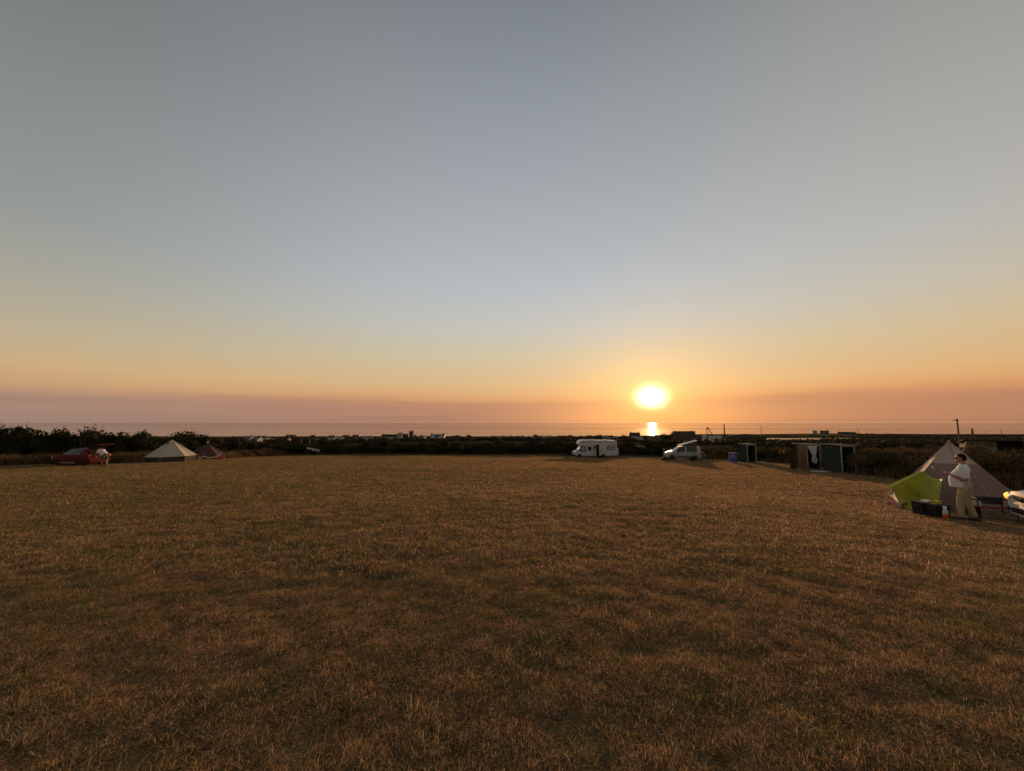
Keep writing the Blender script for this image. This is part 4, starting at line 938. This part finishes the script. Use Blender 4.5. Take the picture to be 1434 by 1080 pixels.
def person(loc, face, label, lean=0.0, arms=None, belly=.05, trousers='khaki', long=True, stride=.22):
    e = empty('person', loc, face, label, 'person')
    hip = (0, 0, .92); legs = [((0, .10, .90), (stride * .35 + .03, .115, .49), (stride * .55, .12, .09)), ((0, -.10, .90), (-.01, -.11, .49), (-stride * .5, -.115, .09))]
    low = MB()
    for h, k, a in legs:
        low.tube([h, Vector(h).lerp(Vector(k), .5), k, Vector(k).lerp(Vector(a), .35), a], [.095, .082, .058, .058, .040], 10)
        low.tube([(a[0] - .07, a[1], .05), (a[0] + .03, a[1], .055), (a[0] + .19, a[1] * 1.1, .035)], [.04, .045, .03], 8)
    low.rings([(0, 0, .82, .12, .17), (0, 0, .95, .135, .185), (.01, 0, 1.02, .12, .165)], 14)
    up = MB(); up.rings([(.02, 0, .96, .13, .17), (.03 + belly * .4, 0, 1.08, .14, .17), (.02, 0, 1.25, .125, .18), (0, 0, 1.38, .105, .19), (0, 0, 1.45, .07, .13), (-.005, 0, 1.50, .055, .06), (.012, 0, 1.57, .05, .055)], 16)
    up.ball((.03, 0, 1.645), (.098, .076, .118), 14, 10); up.ball((.07, 0, 1.575), (.055, .05, .045), 10, 6); up.tube([(.118, 0, 1.665), (.142, 0, 1.635), (.12, 0, 1.622)], [.01, .016, .012], 6)
    for s in (-1, 1): up.ball((.012, s * .079, 1.645), (.022, .012, .032), 8, 5)
    sleeves = MB()
    for s, (el, wr, tip) in arms.items():
        sh = Vector((0, s * .195, 1.405)); up.tube([sh, el], [.052, .043], 10); up.tube([el, Vector(el).lerp(Vector(wr), .35), wr], [.043, .042, .028], 10)
        hand(up, wr, Vector(tip) - Vector(wr), s)
        sleeves.tube([(0, s * .14, 1.41), sh, sh.lerp(Vector(el), .82)], [.085, .088, .078], 12)
    shirt = MB(); b = belly
    shirt.rings([(.02 + b, 0, .88, .175, .225), (.02 + b, 0, 1.0, .185, .225), (.02 + b, 0, 1.1, .185, .222), (.02 + b * .7, 0, 1.22, .168, .218), (.01, 0, 1.34, .14, .212), (0, 0, 1.42, .105, .185), (-.003, 0, 1.475, .075, .11), (0, 0, 1.50, .062, .075)], 22)
    shirt.v += []; k = len(shirt.v); shirt.v += sleeves.v; shirt.f += [tuple(i + k for i in f) for f in sleeves.f]
    hair = MB(); hair.ball((.012, 0, 1.66), (.100, .083, .110), 16, 12)
    hair.v = [(x, y, max(z, 1.575 if x < .0 else (1.62 if x < .045 else 1.705))) for x, y, z in hair.v]
    for m in (up, shirt, hair):
        if lean: rotY(m, lean, hip)
    k = len(low.v); low.v += up.v; low.f += [tuple(i + k for i in f) for f in up.f]
    remesh(low, 'body', M['skin'], .0085, e, 2)
    remesh(shirt, 'shirt', M['shirt'], .014, e, 4)
    remesh(hair, 'hair', M['hair'], .010, e, 1)
    tr = MB(); tr.rings([(.0, 0, .84, .12, .185), (.015, 0, .92, .15, .20), (.02, 0, 1.0, .15, .20)], 18)
    for h, kn, a in legs:
        end = Vector(kn).lerp(Vector(a), .93) if long else Vector(h).lerp(Vector(kn), .92)
        tr.tube([h, Vector(h).lerp(Vector(kn), .5), kn, end] if long else [h, Vector(h).lerp(Vector(kn), .5), end], [.108, .094, .073, .066] if long else [.118, .115, .112], 14)
    remesh(tr, 'trousers' if long else 'shorts', M[trousers], .013, e, 3)
    for h, kn, a in legs:
        s = MB(); s.tube([(a[0] - .10, a[1], .045), (a[0] - .02, a[1], .055), (a[0] + .10, a[1] * 1.06, .045), (a[0] + .21, a[1] * 1.1, .030)], [(.045, .04), (.055, .048), (.042, .05), (.026, .036)], 10)
        s.build('shoe', M['shoe'], e, smooth=60)
    return e
mp_ = gx(1357, 10.35)
ma = math.atan2(.80, -.60)
man = person(mp_, ma, 'person in white t-shirt and khaki trousers holding something out before the pointed tent', 0,
             {1: ((-.06, .27, 1.07), (.20, .20, 1.19), (.34, .17, 1.27)), -1: ((.16, -.27, 1.13), (.40, -.16, 1.25), (.55, -.12, 1.32))}, belly=.075, stride=.22)
man.scale = (1.02, 1.04, 1.0)
gl = MB()
for s in (-1, 1): gl.box((.130, s * .034, 1.668), (.008, .052, .034)); gl.box((.07, s * .079, 1.672), (.12, .004, .008))
gl.build('glasses', M['chrome'], man)
hp_ = man.matrix_basis @ Vector((.56, -.13, 1.34))
cp = empty('cup', hp_, ma, 'small white cup held out by the standing person', 'cup')
cp.scale = (.45, .45, .45)
MB().rings([(0, 0, -.02, .03, .03), (0, 0, .05, .038, .038), (0, 0, .08, .039, .039)], 14).build('body', M['white_small'], cp, smooth=50)
MB().tube([(-.035, 0, .06), (-.065, 0, .045), (-.062, 0, .01), (-.032, 0, .0)], .006, 6).build('handle', M['white_small'], cp)
bp = gx(145.5, 30.0)
person(bp, math.pi - .05, 'person in white t-shirt and shorts bending into the open boot of the red car', .85,
       {1: ((.16, .25, 1.18), (.36, .2, 1.16), (.5, .2, 1.14)), -1: ((.16, -.25, 1.18), (.36, -.2, 1.16), (.5, -.2, 1.14))}, belly=.02, trousers='olive_cloth', long=False, stride=.12)

# ------------------------------------------------------------------ tents
def panel(A, B, C, D, sag, mat_, name, parent, nu=6, nv=6, inward=None):
    """quad patch A-B (bottom) to D-C (top), bowed inwards by sag"""
    A, B, C, D = map(Vector, (A, B, C, D)); vs = []; nrm = (B - A).cross(D - A).normalized()
    if inward is not None and nrm.dot(Vector(inward) - (A + B + C + D) / 4) < 0: nrm = -nrm
    for j in range(nv + 1):
        for i in range(nu + 1):
            u, v = i / nu, j / nv; p = (A * (1 - u) + B * u) * (1 - v) + (D * (1 - u) + C * u) * v
            vs.append(p + nrm * sag * math.sin(math.pi * u) * (.35 + math.sin(math.pi * v)) * .75)
    fs = [(j * (nu + 1) + i, j * (nu + 1) + i + 1, (j + 1) * (nu + 1) + i + 1, (j + 1) * (nu + 1) + i) for j in range(nv) for i in range(nu)]
    o = MB().add(vs, fs).build(name, M[mat_], parent); o.data.shade_smooth(); return o
def guy(parent, a, b):
    MB().tube([a, b], .008, 5).build('guy_line', M['cord'], parent)
    MB().tube([Vector(b) + Vector((0, 0, .06)), Vector(b) - Vector((0, 0, .1))], .01, 5).build('peg', M['pole_metal'], parent)
def bell(e, n, rad, eave, apex, phase, roofm, wallm, sx=1.0):
    ring = [Vector((rad * sx * math.cos(phase + 6.28318 * k / n), rad * math.sin(phase + 6.28318 * k / n), 0)) for k in range(n)]
    for k in range(n):
        a, b = ring[k], ring[(k + 1) % n]; E = Vector((0, 0, eave)); T_ = Vector((0, 0, apex))
        ta = T_ + (a * .03); tb = T_ + (b * .03)
        panel(a * 1.02 + E, b * 1.02 + E, tb, ta, .10, roofm, 'roof_panel', e, inward=(0, 0, 0))
        panel(a * .985, b * .985, b * 1.0 + E, a * 1.0 + E, .04, wallm, 'wall_panel', e, inward=(0, 0, .4))
        if k % 2 == 0:
            q = a * 1.28; guy(e, a * 1.02 + E, (q.x, q.y, .02))
    MB().tube([(0, 0, 0), (0, 0, apex + .02)], .03, 8).build('centre_pole', M['timber'], e)
c1 = gx(238.5, 37.3)
e = empty('bell_tent', c1, 0, 'cream bell tent with dark side walls beside the thicket', 'tent')
bell(e, 7, 1.92, .60, 2.12, R(-68), 'canvas_cream', 'canvas_dark')
MB().add([(-.16, -.50, 1.72), (.10, -.50, 1.72), (-.03, -.17, 2.02)], [(0, 1, 2)]).build('vent', M['canvas_dark'], e)
c2 = gx(289, 44.6)
e = empty('bell_tent', c2, 0, 'dark brown bell tent hung with bunting', 'tent')
bell(e, 7, 1.95, .50, 1.83, R(-75), 'canvas_brown', 'canvas_brown')
MB().ball((0, 0, 1.90), .075, 10, 6).build('finial', M['bulb'], e, smooth=60)
c3 = gx(272, 46.5)
e = empty('ridge_tent', c3, .15, 'low dark porch tent between the two bell tents', 'tent')
MB().add([(-1.0, -.8, 0), (1.0, -.8, 0), (1.0, .8, 0), (-1.0, .8, 0), (-.8, 0, 1.25), (.8, 0, 1.2)], [(0, 1, 5, 4), (2, 3, 4, 5), (0, 4, 3), (1, 2, 5)]).build('fly', M['canvas_brown'], e)
MB().tube([(-.8, 0, -.1), (-.8, 0, 1.27)], .02, 6).build('pole', M['pole_metal'], e)
camp_chair(277, 43.2, .5, 'black_cloth', 'dark_grey', 'black folding chair between the two bell tents')
p = gx(309.5, 42.4); e = empty('cool_bag', p, .2, 'flat dark red bag on the grass by the brown tent', 'bag')
MB().box((0, 0, .11), (.62, .35, .20)).build('body', M['red_fabric'], e, bevel=.05); MB().tube([(-.2, 0, .2), (-.1, 0, .3), (.1, 0, .3), (.2, 0, .2)], .015, 6).build('handle', M['black_plastic'], e)
def bunting(pa, pb, sag, n, label):
    a = Vector(pa); b = Vector(pb); o = (a + b) / 2; o.z = min(a.z, b.z) - .6
    e = empty('bunting', o, 0, label, 'bunting'); pts = []
    for i in range(n * 2 + 1):
        u = i / (n * 2); q = a.lerp(b, u); q.z -= sag * 4 * u * (1 - u); pts.append(q - o)
    MB().tube(pts, .008, 5).build('string', M['cord'], e)
    d = (b - a).normalized()
    for i in range(n):
        q = pts[2 * i + 1]; MB().add([q - d * .07, q + d * .07, q + Vector((0, -.02, -.17))], [(0, 1, 2)]).build('flag', M['bulb'], e)
    for end in (pts[0], pts[-1]): MB().tube([end + Vector((0, 0, .03)), Vector((end.x, end.y, gh(end.x + o.x, end.y + o.y) - o.z - .1))], .015, 6).build('stake', M['pole_metal'], e)
def up_from(px, py, Y): return at(px, py, Y)
bunting(up_from(284.5, 638, 42.6), up_from(310.5, 634.3, 42.9), .30, 14, 'string of small white flags across the brown tent')
bunting(up_from(277.5, 641, 42.4), up_from(284.2, 638.2, 42.6), .05, 4, 'short string of white flags beside the black chair')

# pointed tent
TY = 13.3; tcn = gx(1338, TY); apex = at(1329, 618, TY)
e = empty('pointed_tent', tcn, 0, 'mauve pointed tent with a cream top behind the standing person', 'tent')
H = apex.z - tcn.z; n = 6; rad = 1.74; ph = R(-38 - 90)
ring = [Vector((rad * math.cos(ph + 6.28318 * k / n), rad * math.sin(ph + 6.28318 * k / n), 0)) for k in range(n)]
for k in range(n):
    a, b = ring[k], ring[(k + 1) % n]; top = Vector((apex.x - tcn.x, 0, H)); s = .66
    a2 = a.lerp(top, s); b2 = b.lerp(top, s)
    panel(a, b, b2, a2, .09, 'nylon_mauve', 'side_panel', e, inward=(0, 0, .3)); panel(a2 + Vector((0, 0, .002)), b2 + Vector((0, 0, .002)), top.lerp(b, .015), top.lerp(a, .015), .05, 'nylon_cream', 'top_panel', e, inward=(0, 0, .5))
    MB().tube([a, a.lerp(top, .985)], .012, 5).build('seam', M['nylon_cream'] if k % 2 else M['nylon_mauve'], e)
    guy(e, a.lerp(top, .35), (a.x * 1.35, a.y * 1.35, .03))
MB().tube([(0, 0, 0), (apex.x - tcn.x, 0, H + .03)], .02, 8).build('centre_pole', M['pole_metal'], e)
f0 = ring[0].lerp(ring[1], .45)
MB().tube([f0 * 1.0, f0.lerp(Vector((apex.x - tcn.x, 0, H)), .5)], .012, 5).build('door_zip', M['nylon_cream'], e)
MB().add([ring[0] + Vector((0, 0, .0)), ring[1], ring[1] * 1.05 + Vector((0, 0, -.02)), ring[0] * 1.05 + Vector((0, 0, -.02))], [(0, 1, 2, 3)]).build('mud_flap', M['nylon_cream'], e)

# green tarp awning
def bez(a, m, b, t): return a * (1 - t) ** 2 + m * 2 * t * (1 - t) + b * t ** 2
tA = at(1294, 660, 13.3); tD = at(1320, 670.5, 12.1); tB = at(1249, 682.5, 12.9); tC = gx(1284, 11.95) + Vector((0, 0, .03)); tE = gx(1313, 11.7) + Vector((0, 0, .05))
vs = []; nu, nv = 26, 26
for j in range(nv + 1):
    v = j / nv
    for i in range(nu + 1):
        u = i / nu
        topp = tA.lerp(tD, u) + Vector((0, 0, -.10 * math.sin(math.pi * u)))
        bot = (tB.lerp(tC, u / .55) if u < .55 else tC.lerp(tE, (u - .55) / .45))
        if u < .55: gz = gh(bot.x, bot.y) + .02; bot = Vector((bot.x, bot.y, gz + (bot.z - gz) * (1 - u / .55) ** 3))
        p = topp.lerp(bot, v)
        p.z -= .16 * math.sin(math.pi * v) * math.sin(math.pi * min(1, u * 1.1)) ; p += Vector((-.72, -.55, .42)) * (.22 * abs(math.sin(v * 6.6 - .9 + 1.3 * (2 * u - 1) ** 2)) ** .8 - .22 + .22 * (float(fbm(np.array(u * 6), np.array(v * 6), 3, 6)) - .5)) * math.sin(math.pi * u) * min(1, 4 * v, 4 * (1 - v))
        g0 = gh(p.x, p.y) + .02; p.z = max(p.z, g0); vs.append(p - tC)
fs = [(j * (nu + 1) + i, j * (nu + 1) + i + 1, (j + 1) * (nu + 1) + i + 1, (j + 1) * (nu + 1) + i) for j in range(nv) for i in range(nu)]
e = empty('tarp_awning', tC, 0, 'lime green tarp pitched low against the pointed tent', 'tarp')
o = MB().add(vs, fs).build('sheet', M['nylon_green'], e); o.data.shade_smooth(); sm = o.modifiers.new('t', 'SOLIDIFY'); sm.thickness = .003
MB().tube([tA - tC, tB - tC], .014, 6).build('edge_cord', M['yellow_green'], e)
MB().add([tB - tC, tA - tC, tA - tC + Vector((-.10, .10, -.02)), tB - tC + Vector((-.16, .12, -.02))], [(0, 1, 2, 3)]).build('edge_flap', M['nylon_green'], e)
MB().tube([tB - tC + Vector((0, 0, .03)), Vector((tB.x - tC.x, tB.y - tC.y, gh(tB.x, tB.y) - tC.z - .1))], .012, 6).build('pole', M['pole_metal'], e)
MB().tube([tD - tC + Vector((0, 0, .03)), Vector((tD.x - tC.x, tD.y - tC.y, gh(tD.x, tD.y) - tC.z - .1))], .012, 6).build('pole', M['pole_metal'], e)
guy(e, tB - tC, gx(1236, 12.9) - tC)

# clutter before the tarp
def crate(px, Y, rz, w, d, h, label, lidm='dark_grey'):
    p = gx(px, Y); e = empty('storage_crate', p, rz, label, 'crate')
    t = .012; b = MB(); b.add([(-w * .46, -d * .46, 0), (w * .46, -d * .46, 0), (w * .46, d * .46, 0), (-w * .46, d * .46, 0), (-w / 2, -d / 2, h), (w / 2, -d / 2, h), (w / 2, d / 2, h), (-w / 2, d / 2, h)],
        [(0, 3, 2, 1), (0, 1, 5, 4), (1, 2, 6, 5), (2, 3, 7, 6), (3, 0, 4, 7)]).build('body', M['black_plastic'], e, bevel=.008)
    MB().box((0, 0, h + .012), (w * 1.05, d * 1.05, .035)).build('lid', M[lidm], e, bevel=.01)
    for x in (-1, 1): MB().box((x * w * .52, 0, h * .75), (.03, d * .4, .04)).build('handle', M['dark_grey'], e, bevel=.008)
    MB().box((0, -d * .5, h * .4), (w * .5, .02, .05)).build('front_strip', M['dark_grey'], e); return e, h
c_, h_ = crate(1297.5, 11.15, -.15, .46, .36, .36, 'wide black storage crate with white papers on its lid'); crate(1313.5, 10.85, -.1, .36, .34, .34, 'smaller black crate beside the orange bottle')
q = gx(1297, 11.15); e = empty('paper', q + Vector((0, 0, .39)), .3, 'crumpled white papers lying on the wide black crate', 'paper')
for i in range(3): MB().add([(-.11 + .04 * i, -.06, .01 * i), (.06 + .04 * i, -.07, .012 + .01 * i), (.08 + .04 * i, .06, .012 + .01 * i), (-.09 + .04 * i, .07, .03 + .01 * i)], [(0, 1, 2, 3)]).build('sheet', M['white_small'], e)
q = gx(1313.5, 10.85); e = empty('cloth', q + Vector((0, 0, .37)), .2, 'folded yellow green cloth on the smaller black crate', 'cloth')
for i in range(3): MB().box((.01 * i, 0, .018 + .03 * i), (.2 - .02 * i, .14, .026)).build('fold', M['yellow_green'], e, bevel=.012)
q = gx(1325, 10.5); e = empty('bottle', q, 0, 'tall pale bottle with orange liquid by the crates', 'bottle')
MB().rings([(0, 0, 0, .052, .052), (0, 0, .02, .058, .058), (0, 0, .145, .058, .058)], 16).build('liquid', M['orange_juice'], e, smooth=50)
MB().rings([(0, 0, .146, .058, .058), (0, 0, .24, .056, .056), (0, 0, .285, .03, .03), (0, 0, .30, .024, .024)], 16).build('neck', M['bottle_white'], e, smooth=50)
MB().rings([(0, 0, .298, .036, .036), (0, 0, .34, .036, .036), (0, 0, .35, .03, .03)], 14).build('cap', M['white_small'], e, smooth=50)
q = gx(1257.5, 12.7); e = empty('cardboard_box', q, .6, 'small open cardboard box beside the tarp', 'box')
MB().box((0, 0, .09), (.34, .24, .18)).build('body', M['cardboard'], e, bevel=.006)
for s in (-1, 1): MB().box((0, s * .17, .20), (.34, .12, .008), Matrix.Rotation(s * .5, 3, 'X')).build('flap', M['cardboard'], e)
q = gx(1251.5, 12.9); o = MB().ball((0, 0, .08), (.16, .12, .12), 12, 7)
o.v = [(x + .04 * math.sin(z * 40 + y * 20), y + .03 * math.sin(x * 30), max(z, 0)) for x, y, z in o.v]
o = o.build('cloth_bundle', M['pink_cloth'], None, smooth=60, loc=q); tag(o, 'crumpled red cloth bundle beside the cardboard box', 'cloth')
# wide camp chair between person and car
q = gx(1389, 10.75); e = empty('camp_bench', q, R(-25), 'folding camp bench with red trim beside the white car', 'bench')
W = .36
for x in (-W, W):
    MB().tube([(x, -.28, -.02), (x, -.25, .52)], .014, 6).build('leg', M['black_plastic'], e); MB().tube([(x, .28, -.02), (x, .24, .58)], .014, 6).build('leg', M['black_plastic'], e)
    MB().box((x, -.03, .53), (.06, .46, .025)).build('armrest', M['black_plastic'], e, bevel=.008)
for a, b in (((-W, -.27, .02), (W, -.26, .34)), ((W, -.27, .02), (-W, -.26, .34))): MB().tube([a, b], .011, 6).build('cross_strut', M['pole_metal'], e)
panel((-W, -.27, .36), (W, -.27, .36), (W, .24, .32), (-W, .24, .32), .05, 'dark_grey', 'seat', e, inward=(0, 0, -1))
panel((-W, .24, .36), (W, .24, .36), (W, .25, .56), (-W, .25, .56), .04, 'dark_grey', 'backrest', e, inward=(0, 1, .5))
MB().tube([(-W, -.28, .355), (0, -.285, .33), (W, -.28, .355)], .02, 6).build('trim', M['red_fabric'], e)
q = gx(1368, 11.0); e = empty('carrier_bag', q, 0, 'white bag over a dark box just behind the person', 'bag')
MB().rings([(0, 0, .0, .14, .10), (0, 0, .30, .14, .10)], 4).build('box', M['black_plastic'], e); MB().rings([(0, 0, .305, .15, .11), (.02, 0, .40, .13, .10), (-.04, 0, .52, .07, .05), (-.06, 0, .58, .02, .02)], 12).build('bag', M['pale_board'], e, smooth=60)

# ------------------------------------------------------------------ cabins, barrel, shed
def planks(e, x0, x1, y, z0, z1, n, m, axis='x', nm='plank'):
    w = (x1 - x0) / n
    for i in range(n):
        c = x0 + w * (i + .5); t = .022 + .004 * (i % 3)
        MB().box((c, y, (z0 + z1) / 2) if axis == 'x' else (y, c, (z0 + z1) / 2), (w * .94, t, z1 - z0) if axis == 'x' else (t, w * .94, z1 - z0)).build(nm, m, e)
def cabin(px, Y, W, D, Ht, label, m, toilet=True):
    p = gx(px, Y); e = empty('toilet_cabin', p, 0, label, 'cabin')      # near left corner of the front at the base
    c = MB(); c.box((.0 + .02, D / 2, Ht / 2), (.03, D - .04, Ht)).build('dark_interior_sheet', M['black_plastic'], e)  # black sheet put in to darken the cabin interior
    planks(e, .04, D - .02, -.0, 0, Ht, 8, m, 'y'); planks(e, .04, D - .02, W, 0, Ht, 8, m, 'y')
    planks(e, 0, W, D, 0, Ht, 6, m, 'x')
    MB().box((W / 2, D / 2, Ht + .025), (W + .16, D + .18, .035)).build('roof', M['cabin_brown'], e)
    MB().box((W / 2, -.10, Ht + .03), (W + .15, .02, .06)).build('fascia', M['frame_white'], e); MB().box((-.09, D / 2, Ht + .03), (.02, D + .15, .06)).build('fascia', M['frame_white'], e)
    MB().box((W / 2, D / 2, .03), (W - .05, D - .05, .06)).build('floor', M['timber'], e)
    for x in (.035, W - .035): MB().box((x, -.02, Ht / 2), (.075, .06, Ht)).build('door_post', M['frame_white'], e)
    MB().box((W / 2, -.018, Ht - .05), (W - .155, .055, .10)).build('door_head', M['frame_white'], e)
    dr = MB().box((W - .08, D * .5, Ht * .47), (.03, D * .7, Ht * .86)).build('door', M['dark_grey'], e)
    MB().tube([(W - .11, D * .2, Ht * .45), (W - .11, D * .27, Ht * .45)], .02, 6).build('handle', M['pole_metal'], dr)
    if toilet:
        t = MB().rings([(W * .5, D * .55, .06, .13, .16), (W * .5, D * .55, .36, .16, .2)], 14).build('toilet', M['black_plastic'], e)
        MB().rings([(W * .5, D * .52, .365, .19, .23), (W * .5, D * .52, .40, .18, .22)], 14).build('seat', M['dark_grey'], t); MB().rings([(W * .5, D * .6, .42, .07, .07), (W * .5, D * .6, .52, .07, .07)], 12).build('paper_roll', M['white_small'], t)
    return e
cA = cabin(1179.5, 27.6, 1.02, 1.55, 1.98, 'dark green plank cabin with a pale door frame and open door', M['cabin_green'])
for y in (.3, .75, 1.15): MB().box((-.02, y, 1.78), (.02, .08, .05)).build('vent', M['frame_white'], cA)
cB = cabin(1131, 31.2, 1.1, 1.4, 1.98, 'brown plank cabin with a towel hung over its doorway', M['cabin_brown'], False)
cC = cabin(1047, 42.6, .98, 1.5, 2.02, 'smaller dark cabin beside the blue barrel', M['cabin_green'])
p = gx(1131, 31.15)
e = empty('door_panel', p + Vector((-.95, -.35, 0)), R(20), 'brown door board leaning open beside the towel', 'door')
planks(e, 0, .92, 0, .05, 1.95, 4, M['door_brown']); MB().box((.46, .03, 1.6), (.86, .03, .1)).build('batten', M['door_brown'], e); MB().box((.46, .03, .4), (.86, .03, .1)).build('batten', M['door_brown'], e)
e = empty('screen_board', p + Vector((-1.45, -.1, 0)), R(10), 'low dark board propped at the left of the brown door', 'board')
planks(e, 0, .6, 0, 0, 1.25, 3, M['cabin_brown']); MB().box((.3, .03, .9), (.56, .03, .08)).build('batten', M['cabin_brown'], e)
# towel
vs = []; nu, nv = 12, 16
for j in range(nv + 1):
    v = j / nv
    for i in range(nu + 1):
        u = i / nu; w = .80 * (1 - .0 * v) if v < .05 else .80 - .55 * min(1, v / .62); 
        if v > .62: w = .25 + .22 * math.sin((v - .62) / .38 * math.pi)
        x = .12 + (.30 + .16 * v) + (u - .5) * w; z = 1.88 - 1.42 * v * (1 - .12 * abs(u - .5)); vs.append((x, -.10 - .05 * math.sin(u * 13 + v * 4) * (.4 + v), z))
fs = [(j * (nu + 1) + i, j * (nu + 1) + i + 1, (j + 1) * (nu + 1) + i + 1, (j + 1) * (nu + 1) + i) for j in range(nv) for i in range(nu)]
o = MB().add(vs, fs).build('towel', M['lilac'], None, loc=p); o.data.shade_smooth(); tag(o, 'lilac towel knotted and hanging from the brown cabin', 'towel')
o.modifiers.new('t', 'SOLIDIFY').thickness = .012
p = gx(1027.5, 42.4); e = empty('water_barrel', p, 0, 'blue plastic barrel on a pale board beside the smaller cabin', 'barrel')
MB().rings([(0, 0, .06, .36, .36), (0, 0, .12, .40, .40), (0, 0, .4, .42, .42), (0, 0, .45, .44, .44), (0, 0, .5, .42, .42), (0, 0, .95, .44, .44), (0, 0, 1.02, .45, .45)], 24).build('drum', M['blue_plastic'], e, smooth=45)
MB().rings([(0, 0, 1.015, .47, .47), (0, 0, 1.10, .46, .46), (0, 0, 1.13, .30, .30)], 24).build('lid', M['blue_plastic'], e, smooth=45)
MB().box((-.24, -.37, .80), (.07, .03, .2)).build('front_strip', M['white_small'], e)  # narrow white strip on the front of the drum
for px, Y, w, rz, lab in ((1029, 42.0, .95, 0, 'pale board under the blue barrel'), (1066, 42.2, .95, .1, 'pale board lying right of the smaller cabin'), (1149, 28.6, 1.1, -.2, 'pale pallet board lying before the green cabin')):
    e = empty('pallet', gx(px, Y), rz, lab, 'pallet')
    for i in range(4): MB().box((0, -.3 + .2 * i, .07), (w, .16, .025)).build('slat', M['pale_board'], e)
    for x in (-.4, 0, .4): MB().box((x * w, 0, .028), (.08, .78, .055)).build('bearer', M['timber'], e)
# stone shed behind the right hedge
p = gx(1356, 39.5); e = empty('stone_shed', p, R(-42), 'low stone shed with a dark doorway behind the right hedge', 'shed')
Wd, Hh, Dd = 9.5, at(1356, 617, 39.5).z - p.z, 3.2
def stones(x0, x1, z0, z1):
    z = z0
    while z < z1 - .05:
        h = min(random.uniform(.2, .32), z1 - z); x = x0
        while x < x1 - .05:
            w = min(random.uniform(.25, .6), x1 - x)
            j = lambda k=.02: random.uniform(-k, k)
            a = [(x + .012 + j(.01), -.02 + j(), z + .012 + j(.008)), (x + w - .012 + j(.01), -.02 + j(), z + .012), (x + w - .012, -.02 + j(), z + h - .012 + j(.008)), (x + .012, -.02 + j(), z + h - .012)]
            MB().add(a + [(q[0], .1, q[2]) for q in a], [(0, 1, 2, 3), (0, 4, 5, 1), (1, 5, 6, 2), (2, 6, 7, 3), (3, 7, 4, 0)]).build('stone', M['stone'], e); x += w
        z += h
MB().box((1.0, .36, Hh / 2), (2.0, .5, Hh)).build('wall', M['stone'], e); stones(0, 2.0, 0.6, Hh)
MB().box((6.6, .36, Hh / 2), (5.8, .5, Hh)).build('wall', M['stone'], e); stones(3.7, 7.4, .6, Hh)
MB().box((2.85, .9, Hh / 2), (1.7, .5, Hh)).build('doorway', M['black_plastic'], e)  # black block put in for the shade within the opening
MB().box((4.7, Dd, Hh / 2 - .2), (9.4, .5, Hh - .4)).build('wall', M['stone'], e)
MB().box((0.2, Dd / 2, Hh / 2 - .2), (.4, Dd, Hh - .4)).build('wall', M['stone'], e)
rf = MB().add([(-.2, -.3, Hh + .01), (Wd + .2, -.3, Hh + .01), (Wd + .2, Dd + .3, Hh - .35), (-.2, Dd + .3, Hh - .35), (-.2, -.3, Hh + .09), (Wd + .2, -.3, Hh + .09), (Wd + .2, Dd + .3, Hh - .27), (-.2, Dd + .3, Hh - .27)], [(0, 3, 2, 1), (4, 5, 6, 7), (0, 1, 5, 4), (1, 2, 6, 5), (2, 3, 7, 6), (3, 0, 4, 7)]).build('roof', mat('shed_roof', (.03, .026, .02), .95, .3, 2, spec=.05), e)
MB().tube([(3.85, -.12, 0), (3.85, -.12, Hh)], .06, 8).build('post', M['frame_white'], e)
# washing on a line before the far hedge
a = at(429, 626, 60.5); b = at(448, 629.5, 60.5); e = empty('washing_line', gx(438, 60.5), 0, 'short line of white washing before the far hedge', 'washing'); o_ = e.location
MB().tube([a - o_, (a + b) / 2 - o_ + Vector((0, 0, -.06)), b - o_], .012, 5).build('line', M['cord'], e)
for q in (a, b): MB().tube([Vector((q.x, q.y, gh(q.x, q.y) - .1)) - o_, q - o_ + Vector((0, 0, .05))], .04, 6).build('prop', M['timber'], e)
for i, (u, w, h) in enumerate(((.14, .22, .34), (.30, .26, .26), (.46, .20, .40), (.62, .30, .34), (.80, .16, .5), (.92, .18, .28))):
    q = a.lerp(b, u) - o_; q.z -= .05
    MB().add([q + Vector((-w / 2, 0, 0)), q + Vector((w / 2, 0, 0)), q + Vector((w * .35, -.04, -h)), q + Vector((-w * .45, .03, -h * .85))], [(0, 1, 2, 3)]).build('garment', M['white_small'] if i % 2 else M['lilac'], e)

# ------------------------------------------------------------------ evening haze
hz = bpy.data.materials.new('haze_air'); hz.use_nodes = True; t = NT(hz.node_tree); t.n.clear()
pv = t.node('ShaderNodeVolumePrincipled'); pv.inputs['Color'].default_value = (.75, .70, .68, 1); pv.inputs['Density'].default_value = 3.5e-6; pv.inputs['Anisotropy'].default_value = .45
ov = t.node('ShaderNodeOutputMaterial'); t.l.new(pv.outputs[0], ov.inputs['Volume'])
zb, zt = SEA_Z - 8, EYE + 5
o = MB().box((0, 11150, (zb + zt) / 2), (184000, 22500, zt - zb)).build('haze', hz); tag(o, 'thin warm evening haze over land and sea', 'haze', kind='stuff')
